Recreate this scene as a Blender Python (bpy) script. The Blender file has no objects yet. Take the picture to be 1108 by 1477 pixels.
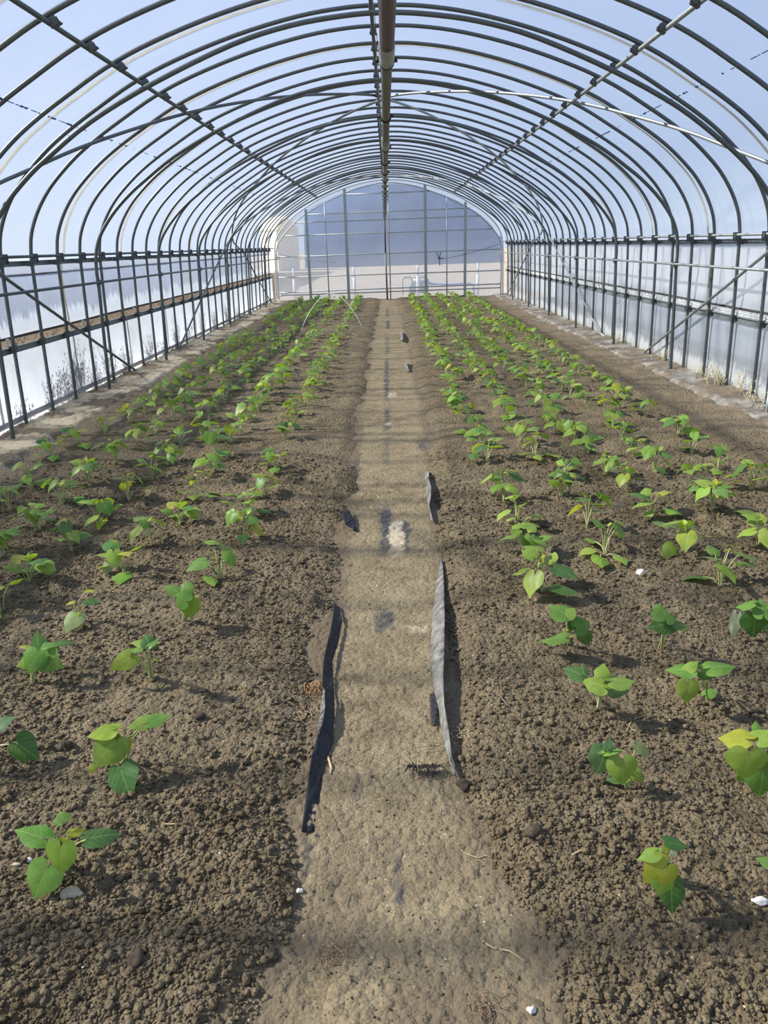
import bpy, math, random
import numpy as np
from mathutils import Vector, Matrix

C = bpy.context.scene.collection
SC = bpy.context.scene
PI = math.pi

# ------------------------------------------------------------------ camera (solved from the photograph, metres)
F_PX, PITCH, ROLL, YAW, CAMX, CAMZ = 1090.884, 0.339539, 0.030642, -0.014732, -0.0214, 1.5
_c, _s = math.cos(YAW), math.sin(YAW)
R_ = np.array([_c, -_s, 0.0]); FH = np.array([_s, _c, 0.0]); Z_ = np.array([0, 0, 1.0])
FW = FH * math.cos(PITCH) - Z_ * math.sin(PITCH)
UP = FH * math.sin(PITCH) + Z_ * math.cos(PITCH)
CR, SR = math.cos(ROLL), math.sin(ROLL)
RIGHT = CR * R_ - SR * UP
UPV = SR * R_ + CR * UP
CAM = np.array([CAMX, 0.0, CAMZ])

def gp(u, v, z=0.0):
    """the point at height z that the photograph shows at pixel (u, v)"""
    d = (u - 554.0) / F_PX * RIGHT - (v - 738.5) / F_PX * UPV + FW
    t = (z - CAMZ) / d[2]
    return CAM + t * d

cam = bpy.data.objects.new('camera', bpy.data.cameras.new('camera'))
C.objects.link(cam)
M = Matrix(((RIGHT[0], UPV[0], -FW[0], CAM[0]), (RIGHT[1], UPV[1], -FW[1], CAM[1]), (RIGHT[2], UPV[2], -FW[2], CAM[2]), (0, 0, 0, 1)))
cam.matrix_world = M
cam.data.sensor_fit = 'HORIZONTAL'; cam.data.sensor_width = 36.0
cam.data.lens = F_PX / 1108.0 * 36.0
cam.data.clip_start = 0.05; cam.data.clip_end = 500
SC.camera = cam

# ------------------------------------------------------------------ mesh helpers
class MB:
    def __init__(self):
        self.v, self.f, self.m, self.n, self.uv, self.tint = [], [], [], 0, [], []
    def add(self, verts, faces, mat=0, uv=None, tint=None):
        verts = np.asarray(verts, dtype=float).reshape(-1, 3)
        self.v.append(verts)
        self.f.extend([tuple(i + self.n for i in f) for f in faces])
        self.m.extend([mat] * len(faces))
        k = len(verts)
        self.uv.append(np.zeros((k, 2)) if uv is None else np.asarray(uv, float))
        self.tint.append(np.tile(np.array([1, 1, 1, 1.0]) if tint is None else np.append(np.asarray(tint, float), 1.0), (k, 1)))
        self.n += k
    def box(self, c, s, rot=None, mat=0, bev=0.0):
        c = np.asarray(c, float); h = np.asarray(s, float) / 2
        P = np.array([(x, y, z) for x in (-1, 1) for y in (-1, 1) for z in (-1, 1)], float) * h
        if rot is not None: P = P @ np.asarray(rot).T
        self.add(P + c, [(0, 1, 3, 2), (4, 6, 7, 5), (0, 4, 5, 1), (2, 3, 7, 6), (0, 2, 6, 4), (1, 5, 7, 3)], mat)
    def tube(self, pts, r, n=8, mat=0, cap=True, tint=None, flat=1.0):
        P = np.asarray(pts, float); k = len(P)
        rr = np.full(k, r) if np.isscalar(r) else np.asarray(r, float)
        T = np.gradient(P, axis=0); T /= np.linalg.norm(T, axis=1)[:, None] + 1e-12
        a = np.array([0, 0, 1.0]) if abs(T[0][2]) < .9 else np.array([1.0, 0, 0])
        u = np.cross(T[0], a); u /= np.linalg.norm(u)
        V = []
        for i in range(k):
            u = u - T[i] * np.dot(u, T[i]); u /= np.linalg.norm(u) + 1e-12
            w = np.cross(T[i], u)
            for j in range(n):
                t = 2 * PI * j / n
                V.append(P[i] + rr[i] * (math.cos(t) * u + flat * math.sin(t) * w))
        fs = []
        for i in range(k - 1):
            for j in range(n):
                a0, b0 = i * n + j, i * n + (j + 1) % n
                fs.append((a0, b0, b0 + n, a0 + n))
        if cap:
            fs.append(tuple(range(n))[::-1]); fs.append(tuple(range((k - 1) * n, k * n)))
        self.add(V, fs, mat, tint=tint)
    def mesh(self, name, mats, smooth=True, attrs=False):
        me = bpy.data.meshes.new(name)
        V = np.concatenate(self.v) if self.v else np.zeros((0, 3))
        me.from_pydata(V.tolist(), [], self.f)
        for m in mats: me.materials.append(m)
        if len(mats) > 1: me.polygons.foreach_set('material_index', self.m)
        me.polygons.foreach_set('use_smooth', [smooth] * len(me.polygons))
        if attrs:
            at = me.color_attributes.new('tint', 'FLOAT_COLOR', 'POINT')
            at.data.foreach_set('color', np.concatenate(self.tint).ravel())
            UV = np.concatenate(self.uv)
            a2 = me.attributes.new('leafuv', 'FLOAT_VECTOR', 'POINT')
            a2.data.foreach_set('vector', np.hstack([UV, np.zeros((len(UV), 1))]).ravel())
        me.update()
        return me

def link(name, me, parent=None, loc=None):
    o = bpy.data.objects.new(name, me); C.objects.link(o)
    if parent is not None: o.parent = parent
    if loc is not None: o.location = loc
    return o

def tag(o, label=None, cat=None, group=None, kind=None):
    if label: o['label'] = label
    if cat: o['category'] = cat
    if group: o['group'] = group
    if kind: o['kind'] = kind
    return o

def empty(name, loc=(0, 0, 0)):
    o = bpy.data.objects.new(name, None); C.objects.link(o); o.location = loc; o.empty_display_size = .05
    return o

ONES = ['zeroth', 'first', 'second', 'third', 'fourth', 'fifth', 'sixth', 'seventh', 'eighth', 'ninth', 'tenth', 'eleventh', 'twelfth',
        'thirteenth', 'fourteenth', 'fifteenth', 'sixteenth', 'seventeenth', 'eighteenth', 'nineteenth']
TENS = {2: ('twentieth', 'twenty'), 3: ('thirtieth', 'thirty'), 4: ('fortieth', 'forty'), 5: ('fiftieth', 'fifty')}
def nth(n):
    if n < 20: return ONES[n]
    t, o = divmod(n, 10)
    return TENS[t][0] if o == 0 else TENS[t][1] + '-' + ONES[o]

# ------------------------------------------------------------------ node helpers
def mat(name):
    m = bpy.data.materials.new(name); m.use_nodes = True
    nt = m.node_tree; nt.nodes.clear()
    out = nt.nodes.new('ShaderNodeOutputMaterial')
    return m, nt, out
def N(nt, t, **kw):
    n = nt.nodes.new(t)
    for k, v in kw.items():
        if hasattr(n, k): setattr(n, k, v)
    return n
def setin(n, **kw):
    for k, v in kw.items():
        n.inputs[k.replace('_', ' ')].default_value = v
    return n
def noise(nt, vec, scale, detail=4, rough=.55):
    n = N(nt, 'ShaderNodeTexNoise'); setin(n, Scale=scale, Detail=detail, Roughness=rough)
    if vec is not None: nt.links.new(vec, n.inputs['Vector'])
    return n
def ramp(nt, fac, stops):
    n = N(nt, 'ShaderNodeValToRGB'); el = n.color_ramp.elements
    while len(el) < len(stops): el.new(.5)
    for e, (p, c) in zip(el, stops):
        e.position = p; e.color = (c, c, c, 1) if np.isscalar(c) else (*c, 1)
    nt.links.new(fac, n.inputs['Fac'])
    return n
def mixc(nt, fac, a, b, mode='MIX'):
    n = N(nt, 'ShaderNodeMixRGB', blend_type=mode)
    for s, v in (('Fac', fac), ('Color1', a), ('Color2', b)):
        if hasattr(v, 'links'): nt.links.new(v, n.inputs[s])
        else: n.inputs[s].default_value = v if np.isscalar(v) else (*v, 1)
    return n.outputs['Color']
def math_(nt, op, a, b=None, clamp=False):
    n = N(nt, 'ShaderNodeMath', operation=op, use_clamp=clamp)
    for i, v in enumerate((a, b)):
        if v is None: continue
        if hasattr(v, 'links'): nt.links.new(v, n.inputs[i])
        else: n.inputs[i].default_value = v
    return n.outputs[0]
def principled(nt, out, color, rough=.8, metal=0.0, spec=.5, normal=None):
    p = N(nt, 'ShaderNodeBsdfPrincipled')
    if hasattr(color, 'links'): nt.links.new(color, p.inputs['Base Color'])
    else: p.inputs['Base Color'].default_value = (*color, 1)
    if hasattr(rough, 'links'): nt.links.new(rough, p.inputs['Roughness'])
    else: p.inputs['Roughness'].default_value = rough
    p.inputs['Metallic'].default_value = metal
    p.inputs['Specular IOR Level'].default_value = spec
    if normal is not None: nt.links.new(normal, p.inputs['Normal'])
    if out is not None: nt.links.new(p.outputs[0], out.inputs['Surface'])
    return p
def bump(nt, h, strength=.5, dist=.01):
    b = N(nt, 'ShaderNodeBump'); setin(b, Strength=strength, Distance=dist)
    nt.links.new(h, b.inputs['Height'])
    return b.outputs[0]
def pos(nt):
    return N(nt, 'ShaderNodeNewGeometry').outputs['Position']
def objco(nt):
    return N(nt, 'ShaderNodeTexCoord').outputs['Object']

# ------------------------------------------------------------------ materials
def metal_mat(name, col, rough=.5, metal=.5, speck=.35):
    m, nt, out = mat(name)
    n = noise(nt, objco(nt), 60, 3); n2 = noise(nt, objco(nt), 7, 3)
    r = ramp(nt, n.outputs['Fac'], [(.3, tuple(c * (1 - speck) for c in col)), (.7, tuple(min(1, c * (1 + speck)) for c in col))])
    c = mixc(nt, n2.outputs['Fac'], r.outputs['Color'], tuple(c * .8 for c in col))
    principled(nt, out, c, rough, metal, .5)
    return m
M_STEEL = metal_mat('galvanised_steel', (.125, .145, .143), .42, .5)
M_STEEL_SUN = metal_mat('sun_side_steel', (.34, .37, .36), .5, .55)  # paler steel copy: sunlight on the roped-wall side put into its colour
M_CLAMP = metal_mat('clamp_steel', (.12, .13, .13), .55, .5)
M_ALU = metal_mat('aluminium_channel', (.24, .27, .27), .5, .45)
M_PALE = metal_mat('pale_frame_steel', (.42, .47, .45), .5, .35)
M_RUST = metal_mat('rusty_pipe', (.085, .045, .036), .6, .05, .5)
M_GREYPIPE = metal_mat('grey_pipe', (.17, .165, .14), .5, .1, .3)
M_COUPL = metal_mat('grey_coupling', (.30, .32, .29), .5, .05, .2)
M_DARK = metal_mat('black_clip', (.02, .02, .02), .6, .0, .2)

def plain(name, col, rough=.8, var=.25, scale=20, trans=0.0):
    m, nt, out = mat(name)
    n = noise(nt, objco(nt), scale, 4)
    c = ramp(nt, n.outputs['Fac'], [(.3, tuple(x * (1 - var) for x in col)), (.7, tuple(min(1, x * (1 + var)) for x in col))]).outputs['Color']
    p = principled(nt, out, c, rough, 0, .3)
    if trans:
        t = N(nt, 'ShaderNodeBsdfTranslucent'); nt.links.new(c, t.inputs['Color'])
        mx = N(nt, 'ShaderNodeMixShader'); mx.inputs[0].default_value = trans
        nt.links.new(p.outputs[0], mx.inputs[1]); nt.links.new(t.outputs[0], mx.inputs[2]); nt.links.new(mx.outputs[0], out.inputs['Surface'])
    return m

def film_mat(name, scatter, tint=(.90, .95, 1.0), frost=None, gloss=.05, dirt=None, clear=(.93, .96, 1.0), trans=.5, fcol=(.93, .96, 1.0)):
    """clear plastic film: part of the light goes straight through, part is scattered; frost = condensation streaks (whiter where the droplets hang)"""
    m, nt, out = mat(name)
    P = pos(nt)
    n1 = noise(nt, P, 1.3, 5, .6)
    sc = ramp(nt, n1.outputs['Fac'], [(.25, scatter * .82), (.75, min(1, scatter * 1.18))]).outputs['Color']
    col = tint
    if frost is not None:
        lo, hi, amp, val, depth = frost          # frosted below a ragged edge between heights lo and hi
        sep = N(nt, 'ShaderNodeSeparateXYZ'); nt.links.new(P, sep.inputs[0])
        com = N(nt, 'ShaderNodeCombineXYZ')
        nt.links.new(sep.outputs['Y'], com.inputs['Y']); zz = math_(nt, 'MULTIPLY', sep.outputs['Z'], .12); nt.links.new(zz, com.inputs['Z'])
        a = noise(nt, com.outputs[0], 1.6, 1).outputs['Fac']; b = noise(nt, com.outputs[0], 22, 3, .7).outputs['Fac']
        e = math_(nt, 'ADD', math_(nt, 'MULTIPLY', a, hi - lo), math_(nt, 'MULTIPLY', b, amp))
        e = math_(nt, 'ADD', e, lo - amp * .5)
        d = math_(nt, 'MULTIPLY', math_(nt, 'SUBTRACT', e, sep.outputs['Z']), 1.0 / depth)
        k = math_(nt, 'ADD', d, .5, True)
        sc = mixc(nt, k, sc, (val, val, val)); col = mixc(nt, k, tint, fcol)
    if dirt is not None:
        z0, z1, dc = dirt
        sep2 = N(nt, 'ShaderNodeSeparateXYZ'); nt.links.new(P, sep2.inputs[0])
        nn = noise(nt, P, 6, 4).outputs['Fac']
        k2 = math_(nt, 'MULTIPLY', math_(nt, 'SUBTRACT', math_(nt, 'ADD', math_(nt, 'MULTIPLY', nn, z1 - z0), z0), sep2.outputs['Z']), 6.0, True)
        col = mixc(nt, k2, col, dc)
    tr = N(nt, 'ShaderNodeBsdfTransparent'); tr.inputs[0].default_value = (*clear, 1)
    tl = N(nt, 'ShaderNodeBsdfTranslucent'); df = N(nt, 'ShaderNodeBsdfDiffuse')
    for s in (tl, df):
        if hasattr(col, 'links'): nt.links.new(col, s.inputs['Color'])
        else: s.inputs['Color'].default_value = (*col, 1)
    m1 = N(nt, 'ShaderNodeMixShader'); m1.inputs[0].default_value = trans
    nt.links.new(df.outputs[0], m1.inputs[1]); nt.links.new(tl.outputs[0], m1.inputs[2])
    m2 = N(nt, 'ShaderNodeMixShader'); nt.links.new(sc, m2.inputs[0])
    nt.links.new(tr.outputs[0], m2.inputs[1]); nt.links.new(m1.outputs[0], m2.inputs[2])
    g = N(nt, 'ShaderNodeBsdfGlossy'); setin(g, Roughness=.22)
    m3 = N(nt, 'ShaderNodeMixShader'); m3.inputs[0].default_value = gloss
    nt.links.new(m2.outputs[0], m3.inputs[1]); nt.links.new(g.outputs[0], m3.inputs[2]); nt.links.new(m3.outputs[0], out.inputs['Surface'])
    return m
M_ROOF = film_mat('roof_film', .20, tint=(.80, .86, .97))
M_APRON = film_mat('apron_film', .80, tint=(.72, .77, .83))
M_CURT_L = film_mat('side_curtain_film_weedy', .55, tint=(.50, .56, .66), frost=(.80, 1.12, .34, .70, .06), fcol=(.72, .80, .90))
M_CURT_R = film_mat('side_curtain_film_roped', .66, tint=(.48, .50, .52), frost=(.70, .95, .35, .72, .4), fcol=(.66, .68, .68))
M_SKIRT_L = film_mat('skirt_film_weedy', .66, trans=.68, tint=(.58, .66, .76), frost=(.05, .55, .3, .74, .5), fcol=(.80, .88, .97))
M_SKIRT_R = film_mat('skirt_film_roped', .66, tint=(.56, .60, .63), fcol=(.86, .87, .86), frost=(.04, .36, .36, .80, .05), dirt=(.0, .22, (.62, .62, .40)))
M_GABLE = film_mat('end_wall_film', .36, tint=(.86, .90, .96), frost=(.80, 1.25, .05, .60, 1.2))

# soil
def soil_mat(name, dark, mid, light, speck=.6):
    m, nt, out = mat(name)
    P = pos(nt)
    big = noise(nt, P, 1.2, 5, .6).outputs['Fac']; med = noise(nt, P, 11, 5, .65).outputs['Fac']; fine = noise(nt, P, 130, 3, .7).outputs['Fac']
    c1 = ramp(nt, med, [(.28, dark), (.5, mid), (.75, light)]).outputs['Color']
    c2 = mixc(nt, ramp(nt, big, [(.38, 0), (.66, .6)]).outputs['Color'], c1, light)
    c3 = mixc(nt, .55, c2, ramp(nt, fine, [(.34, .22), (.64, 1.05)]).outputs['Color'], 'MULTIPLY')
    vor = N(nt, 'ShaderNodeTexVoronoi'); setin(vor, Scale=75.0); nt.links.new(P, vor.inputs['Vector'])
    w = N(nt, 'ShaderNodeTexWhiteNoise'); nt.links.new(vor.outputs['Position'], w.inputs['Vector'])
    sp = math_(nt, 'MULTIPLY', math_(nt, 'GREATER_THAN', w.outputs['Value'], .962), math_(nt, 'LESS_THAN', vor.outputs['Distance'], .20))
    c4 = mixc(nt, math_(nt, 'MULTIPLY', sp, speck), c3, (.62, .56, .44))
    v2 = N(nt, 'ShaderNodeTexVoronoi'); setin(v2, Scale=110.0); nt.links.new(P, v2.inputs['Vector'])
    v3 = N(nt, 'ShaderNodeTexVoronoi'); setin(v3, Scale=45.0); nt.links.new(P, v3.inputs['Vector'])
    dome = lambda v: math_(nt, 'SQRT', math_(nt, 'SUBTRACT', 1.0, math_(nt, 'MULTIPLY', v.outputs['Distance'], v.outputs['Distance']), True))
    h = math_(nt, 'ADD', math_(nt, 'MULTIPLY', dome(v2), .55), math_(nt, 'ADD', math_(nt, 'MULTIPLY', dome(v3), 1.3), math_(nt, 'MULTIPLY', fine, .35)))
    return m, nt, out, c4, h
m_, nt_, out_, c_, h_ = soil_mat('bed_soil', (.094, .071, .040), (.186, .142, .082), (.280, .220, .134), .8)
sx_ = N(nt_, 'ShaderNodeSeparateXYZ'); nt_.links.new(pos(nt_), sx_.inputs[0])     # the trodden margins by the walls are drier and paler
dry_ = math_(nt_, 'MULTIPLY', math_(nt_, 'SUBTRACT', math_(nt_, 'ABSOLUTE', sx_.outputs['X']), 2.45), 1.8, True)
c_ = mixc(nt_, math_(nt_, 'MULTIPLY', dry_, .55), c_, (.30, .235, .155))
principled(nt_, out_, c_, .95, 0, .15, bump(nt_, h_, 1.0, .016)); M_SOIL = m_
m_, nt_, out_, c_, h_ = soil_mat('path_soil', (.145, .111, .062), (.25, .194, .112), (.345, .276, .165), .85)
at_ = N(nt_, 'ShaderNodeAttribute', attribute_name='stain'); sp_ = N(nt_, 'ShaderNodeSeparateColor'); nt_.links.new(at_.outputs['Color'], sp_.inputs[0])
c_ = mixc(nt_, sp_.outputs[0], c_, (.062, .064, .066)); c_ = mixc(nt_, sp_.outputs[1], c_, (.50, .42, .29)); c_ = mixc(nt_, sp_.outputs[2], c_, (.15, .115, .073))
principled(nt_, out_, c_, .93, 0, .15, bump(nt_, h_, .75, .009)); M_PATH = m_
m_, nt_, out_, c_, h_ = soil_mat('dry_grass_ground', (.30, .23, .15), (.52, .42, .29), (.68, .58, .43), .3)
principled(nt_, out_, c_, .95, 0, .1); M_OUT = m_
M_CRUMB = M_SOIL

def sheet_mat(name, film, soil, cover):
    m, nt, out = mat(name)
    P = pos(nt)
    a = noise(nt, P, 2.2, 6, .65).outputs['Fac']; b = noise(nt, P, 28, 4, .6).outputs['Fac']
    k = ramp(nt, math_(nt, 'ADD', math_(nt, 'MULTIPLY', a, .75), math_(nt, 'MULTIPLY', b, .25)), [(cover - .05, 0), (cover + .06, 1)]).outputs['Color']
    fc = ramp(nt, b, [(.3, tuple(x * .65 for x in film)), (.7, film)]).outputs['Color']
    sc = ramp(nt, b, [(.3, tuple(x * .6 for x in soil)), (.7, soil)]).outputs['Color']
    c = mixc(nt, k, fc, sc)
    principled(nt, out, c, .6, 0, .3, bump(nt, b, .5, .01))
    return m
M_SHEET_L = sheet_mat('muddy_ground_sheet', (.72, .58, .36), (.17, .12, .062), .50)
M_SHEET_R = sheet_mat('grey_ground_sheet', (.40, .385, .345), (.21, .16, .105), .46)

# leaves
m, nt, out = mat('leaf')
ta = N(nt, 'ShaderNodeAttribute', attribute_name='tint'); ua = N(nt, 'ShaderNodeAttribute', attribute_name='leafuv')
sep = N(nt, 'ShaderNodeSeparateXYZ'); nt.links.new(ua.outputs['Vector'], sep.inputs[0])
av = math_(nt, 'ABSOLUTE', sep.outputs['Y'])
mid = math_(nt, 'LESS_THAN', av, .018)
ph = math_(nt, 'FRACT', math_(nt, 'MULTIPLY', math_(nt, 'SUBTRACT', sep.outputs['X'], math_(nt, 'MULTIPLY', av, .95)), 4.6))
vein = math_(nt, 'LESS_THAN', ph, .10)
k = math_(nt, 'MAXIMUM', mid, math_(nt, 'MULTIPLY', vein, .6))
nz = noise(nt, objco(nt), 45, 3).outputs['Fac']
base = mixc(nt, .6, ta.outputs['Color'], ramp(nt, nz, [(.3, .72), (.7, 1.12)]).outputs['Color'], 'MULTIPLY')
col = mixc(nt, math_(nt, 'MULTIPLY', k, .45), base, (.36, .50, .16))
bm = bump(nt, math_(nt, 'SUBTRACT', 1.0, k), .3, .002)
p = principled(nt, None, col, .42, 0, .35, bm)
tl = N(nt, 'ShaderNodeBsdfTranslucent'); tc = mixc(nt, 1.0, col, (1.15, 1.15, .35), 'MULTIPLY'); nt.links.new(tc, tl.inputs['Color'])
mx = N(nt, 'ShaderNodeMixShader'); mx.inputs[0].default_value = .42
nt.links.new(p.outputs[0], mx.inputs[1]); nt.links.new(tl.outputs[0], mx.inputs[2]); nt.links.new(mx.outputs[0], out.inputs['Surface'])
M_LEAF = m
m, nt, out = mat('stem')
ta = N(nt, 'ShaderNodeAttribute', attribute_name='tint')
principled(nt, out, ta.outputs['Color'], .55, 0, .3); M_STEM = m

M_BLACK = plain('black_mulch_fabric', (.022, .022, .024), .6, .6, 40)
M_DUSTY_LIT = plain('dusty_lit_mulch_fabric', (.17, .16, .14), .75, .6, 26)  # black fabric greyed by dust and by sunlight put into the colour
M_WHITE = plain('white_plastic', (.75, .76, .74), .5, .06, 10)
M_ROPE = plain('white_rope', (.62, .62, .58), .8, .15, 60)
M_STRAW = plain('dry_straw', (.48, .37, .22), .8, .2, 60)
M_PALESTRAW = plain('pale_dry_grass', (.42, .37, .22), .8, .2, 40)
M_ROOT = plain('orange_root', (.46, .27, .13), .8, .25, 60)
M_ROOTMAT = plain('brown_root_mat', (.27, .185, .11), .9, .25, 60)
M_DARKROOT = plain('dark_root', (.035, .028, .026), .8, .3, 60)
M_STONE = plain('pale_stone', (.42, .36, .25), .85, .2, 50)
M_WSTONE = plain('white_stone', (.66, .62, .54), .8, .1, 50)
M_CLOD = plain('dark_clod', (.075, .055, .038), .95, .4, 60)
M_WEED = plain('dead_weed', (.23, .17, .12), .9, .35, 20)
M_STRAP = plain('beige_strap', (.80, .74, .56), .7, .12, 14, .55)
M_FOLD = plain('tan_fold_band', (.45, .40, .33), .7, .15, 14, .3)
M_ROLL = plain('dark_roll_pipe', (.055, .048, .04), .7, .35, 8)
M_PRINT = plain('blue_ink', (.08, .20, .62), .6, .1, 30)
M_BLUE = plain('blue_cover', (.03, .09, .45), .6, .2, 12)
M_ENGINE = plain('grey_engine', (.11, .13, .15), .5, .4, 14)
M_HILL = plain('wooded_slope', (.10, .165, .29), .95, .22, .5)  # blue of distant haze put into the slope's colour
M_NEIGH = plain('pale_outer_film', (.46, .53, .62), .6, .1, .6)
M_NEIGH_R = plain('pale_outer_film_roped', (.40, .42, .45), .6, .08, .6)
M_CREAM = plain('cream_wall', (.95, .86, .66), .8, .06, .5)

# ------------------------------------------------------------------ noise fields for the ground
_rs = np.random.RandomState(7)
_T = _rs.rand(512, 512)
def vnoise(x, y, s, o=0):
    x = x * s + 17.3 * o + 100; y = y * s + 9.7 * o + 100
    xi = np.floor(x).astype(int); yi = np.floor(y).astype(int); fx = x - xi; fy = y - yi
    fx = fx * fx * (3 - 2 * fx); fy = fy * fy * (3 - 2 * fy)
    g = lambda a, b: _T[a % 512, b % 512]
    return (g(xi, yi) * (1 - fx) + g(xi + 1, yi) * fx) * (1 - fy) + (g(xi, yi + 1) * (1 - fx) + g(xi + 1, yi + 1) * fx) * fy
_U = _rs.rand(256, 256, 4)
def clods(x, y, cell, o=0, keep=1.0):
    """rounded lumps, one per cell at a random spot with a random size"""
    X = x / cell + 31.7 * o + 50; Y = y / cell + 12.9 * o + 50
    xi = np.floor(X).astype(int); yi = np.floor(Y).astype(int)
    best = np.zeros_like(X)
    for a in (-1, 0, 1):
        for b in (-1, 0, 1):
            u = _U[(xi + a) % 256, (yi + b) % 256]
            dx = X - (xi + a + u[..., 0]); dy = Y - (yi + b + u[..., 1])
            r = .30 + .48 * u[..., 2]
            q = 1 - (dx * dx + dy * dy) / (r * r)
            hgt = np.sqrt(np.clip(q, 0, 1)) * r * (u[..., 3] < keep)
            best = np.maximum(best, hgt)
    return best

def path_edge(y, side):
    if side < 0:
        e = np.interp(y, [.6, 1.1, 1.5, 3.0, 3.6, 8.4, 14, 20.7, 23.5], [-.37, -.335, -.295, -.28, -.275, -.325, -.31, -.285, -.285])
    else:
        e = np.interp(y, [.6, 1.1, 1.8, 2.7, 3.6, 8.3, 14, 20.5, 23.5], [.36, .31, .165, .165, .205, .285, .26, .21, .21])
    return e + side * (.05 * (vnoise(y, y * 0, 1.4, 3 + side) - .5) + .035 * (vnoise(y, y * 0, 6, 8 + side) - .5))

FOOT = []
for (u, v, u2, v2) in ((710, 1292, 745, 1372),):
    a, b = gp(u, v), gp(u2, v2); FOOT.append((a[:2], b[:2], .05))
FOOT.append((gp(450, 890)[:2], gp(475, 905)[:2], .07))
FOOT.append((gp(400, 1420)[:2], gp(420, 1477)[:2], .10))

def bed_height(x, y, side):
    big = .045 * (vnoise(x, y, 1.7, 1) - .5) + .035 * (vnoise(x, y, 4.3, 2) - .5)
    rough = np.clip((vnoise(x, y, 2.1, 5) - .25) * 1.8, .25, 1.15)
    d = side * (x - path_edge(y, side))
    near = np.clip(d / .25, 0, 1)
    flat = np.ones_like(x)
    for a, b, r in FOOT:
        ab = np.array(b) - np.array(a); t = np.clip(((x - a[0]) * ab[0] + (y - a[1]) * ab[1]) / (ab @ ab), 0, 1)
        dd = np.hypot(x - a[0] - t * ab[0], y - a[1] - t * ab[1])
        flat = np.minimum(flat, np.clip((dd - r * .8) / (r * .35), .12, 1))
    cl = .30 * .060 * clods(x, y, .060, 1, .28) + .32 * .026 * clods(x, y, .026, 2, .6) + .85 * .0145 * clods(x, y, .0145, 3)
    h = big + (cl * 1.0 * rough + .018 * (vnoise(x, y, 14, 6) - .5)) * (.45 + .55 * near) * flat - .012 * (1 - flat)
    prof = np.interp(d, [-.05, 0, .05, .13, .3], [-.075, -.04, -.018, .004, 0])
    wall = np.clip((side * x - 2.75) / .4, 0, 1) * -.01
    return h + prof + wall

def grid_mesh(blocks, hf, name, material, attr=None):
    Vs, Fs, n, As = [], [], 0, []
    for (x0, x1, dx, y0, y1, dy) in blocks:
        nx = max(2, int(round((x1 - x0) / dx)) + 1); ny = max(2, int(round((y1 - y0) / dy)) + 1)
        X, Y = np.meshgrid(np.linspace(x0, x1, nx), np.linspace(y0, y1, ny))
        Zz = hf(X, Y)
        Vs.append(np.stack([X, Y, Zz], -1).reshape(-1, 3))
        if attr: As.append(attr(X, Y).reshape(-1, 4))
        i = np.arange(nx * ny).reshape(ny, nx)[:-1, :-1].ravel() + n
        Fs.append(np.stack([i, i + 1, i + 1 + nx, i + nx], -1)); n += nx * ny
    V = np.concatenate(Vs); Fq = np.concatenate(Fs)
    me = bpy.data.meshes.new(name)
    me.vertices.add(len(V)); me.vertices.foreach_set('co', V.ravel())
    me.loops.add(Fq.size); me.loops.foreach_set('vertex_index', Fq.ravel().astype(np.int32))
    me.polygons.add(len(Fq)); me.polygons.foreach_set('loop_start', np.arange(0, Fq.size, 4, dtype=np.int32))
    try: me.polygons.foreach_set('loop_total', np.full(len(Fq), 4, dtype=np.int32))
    except Exception: pass
    me.update(calc_edges=True)
    me.polygons.foreach_set('use_smooth', np.ones(len(Fq), dtype=bool))
    me.materials.append(material)
    if attr:
        a = me.color_attributes.new('stain', 'FLOAT_COLOR', 'POINT'); a.data.foreach_set('color', np.concatenate(As).ravel())
    me.update()
    return me

LEN = 23.42
SIDE_NAME = {-1: 'bed beside the wall with dead weeds behind', 1: 'bed beside the wall with the laced gap'}
for side in (-1, 1):
    bl = []
    for (y0, y1, d, xm) in ((.55, 1.9, .0050, 1.25), (1.9, 3.2, .0075, 1.95), (3.2, 5.4, .014, 3.08), (5.4, 9.5, .024, 3.08), (9.5, LEN, .05, 3.08)):
        x0 = .05
        bl.append((min(side * x0, side * xm), max(side * x0, side * xm), d, y0 - .01, y1, d * (1 if y0 < 5 else 1.3)))
    for (y0, y1, xm) in ((.55, 1.9, 1.25), (1.9, 3.2, 1.95)):
        bl.append((min(side * (xm - .01), side * 3.08), max(side * (xm - .01), side * 3.08), .03, y0 - .01, y1, .03))
    def hf(X, Y, side=side):
        h = bed_height(X, Y, side)
        return h
    o = link('soil_bed', grid_mesh(bl, hf, 'soil_bed', M_SOIL))
    tag(o, 'dark crumbly planted soil ' + SIDE_NAME[side], 'soil', kind='structure')

# stains of bare black fabric on the path, placed where the photo shows them
STAINS = []
for (u0, v0, u1, v1, ch, s) in ((549, 733, 565, 797, 0, 1), (579, 752, 589, 794, 0, 1), (563, 754, 581, 797, 1, 1), (544, 888, 566, 912, 0, .9), (551, 874, 557, 890, 0, .7),
        (573, 1213, 580, 1228, 0, .7), (570, 1232, 580, 1308, 0, .9), (507, 656, 520, 684, 0, .8), (604, 636, 614, 648, 0, .8), (554, 590, 562, 622, 0, .9), (554, 520, 561, 576, 0, .9), (556, 486, 561, 512, 0, .5),
        (557, 463, 562, 474, 0, .9), (556, 446, 561, 458, 0, .6), (560, 566, 572, 572, 1, .9), (556, 608, 564, 613, 1, .9), (552, 630, 562, 668, 0, .45), (438, 1215, 446, 1262, 0, .8), (440, 1340, 448, 1370, 0, .8), (620, 1108, 632, 1140, 0, .6),
        (590, 900, 612, 914, 1, .5), (500, 1278, 525, 1330, 0, .12), (515, 1120, 522, 1170, 0, .35)):
    a, b = gp(u0, v1, -.03), gp(u1, v0, -.03)
    STAINS.append((a[0], b[0], a[1], b[1], ch, s))
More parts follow.
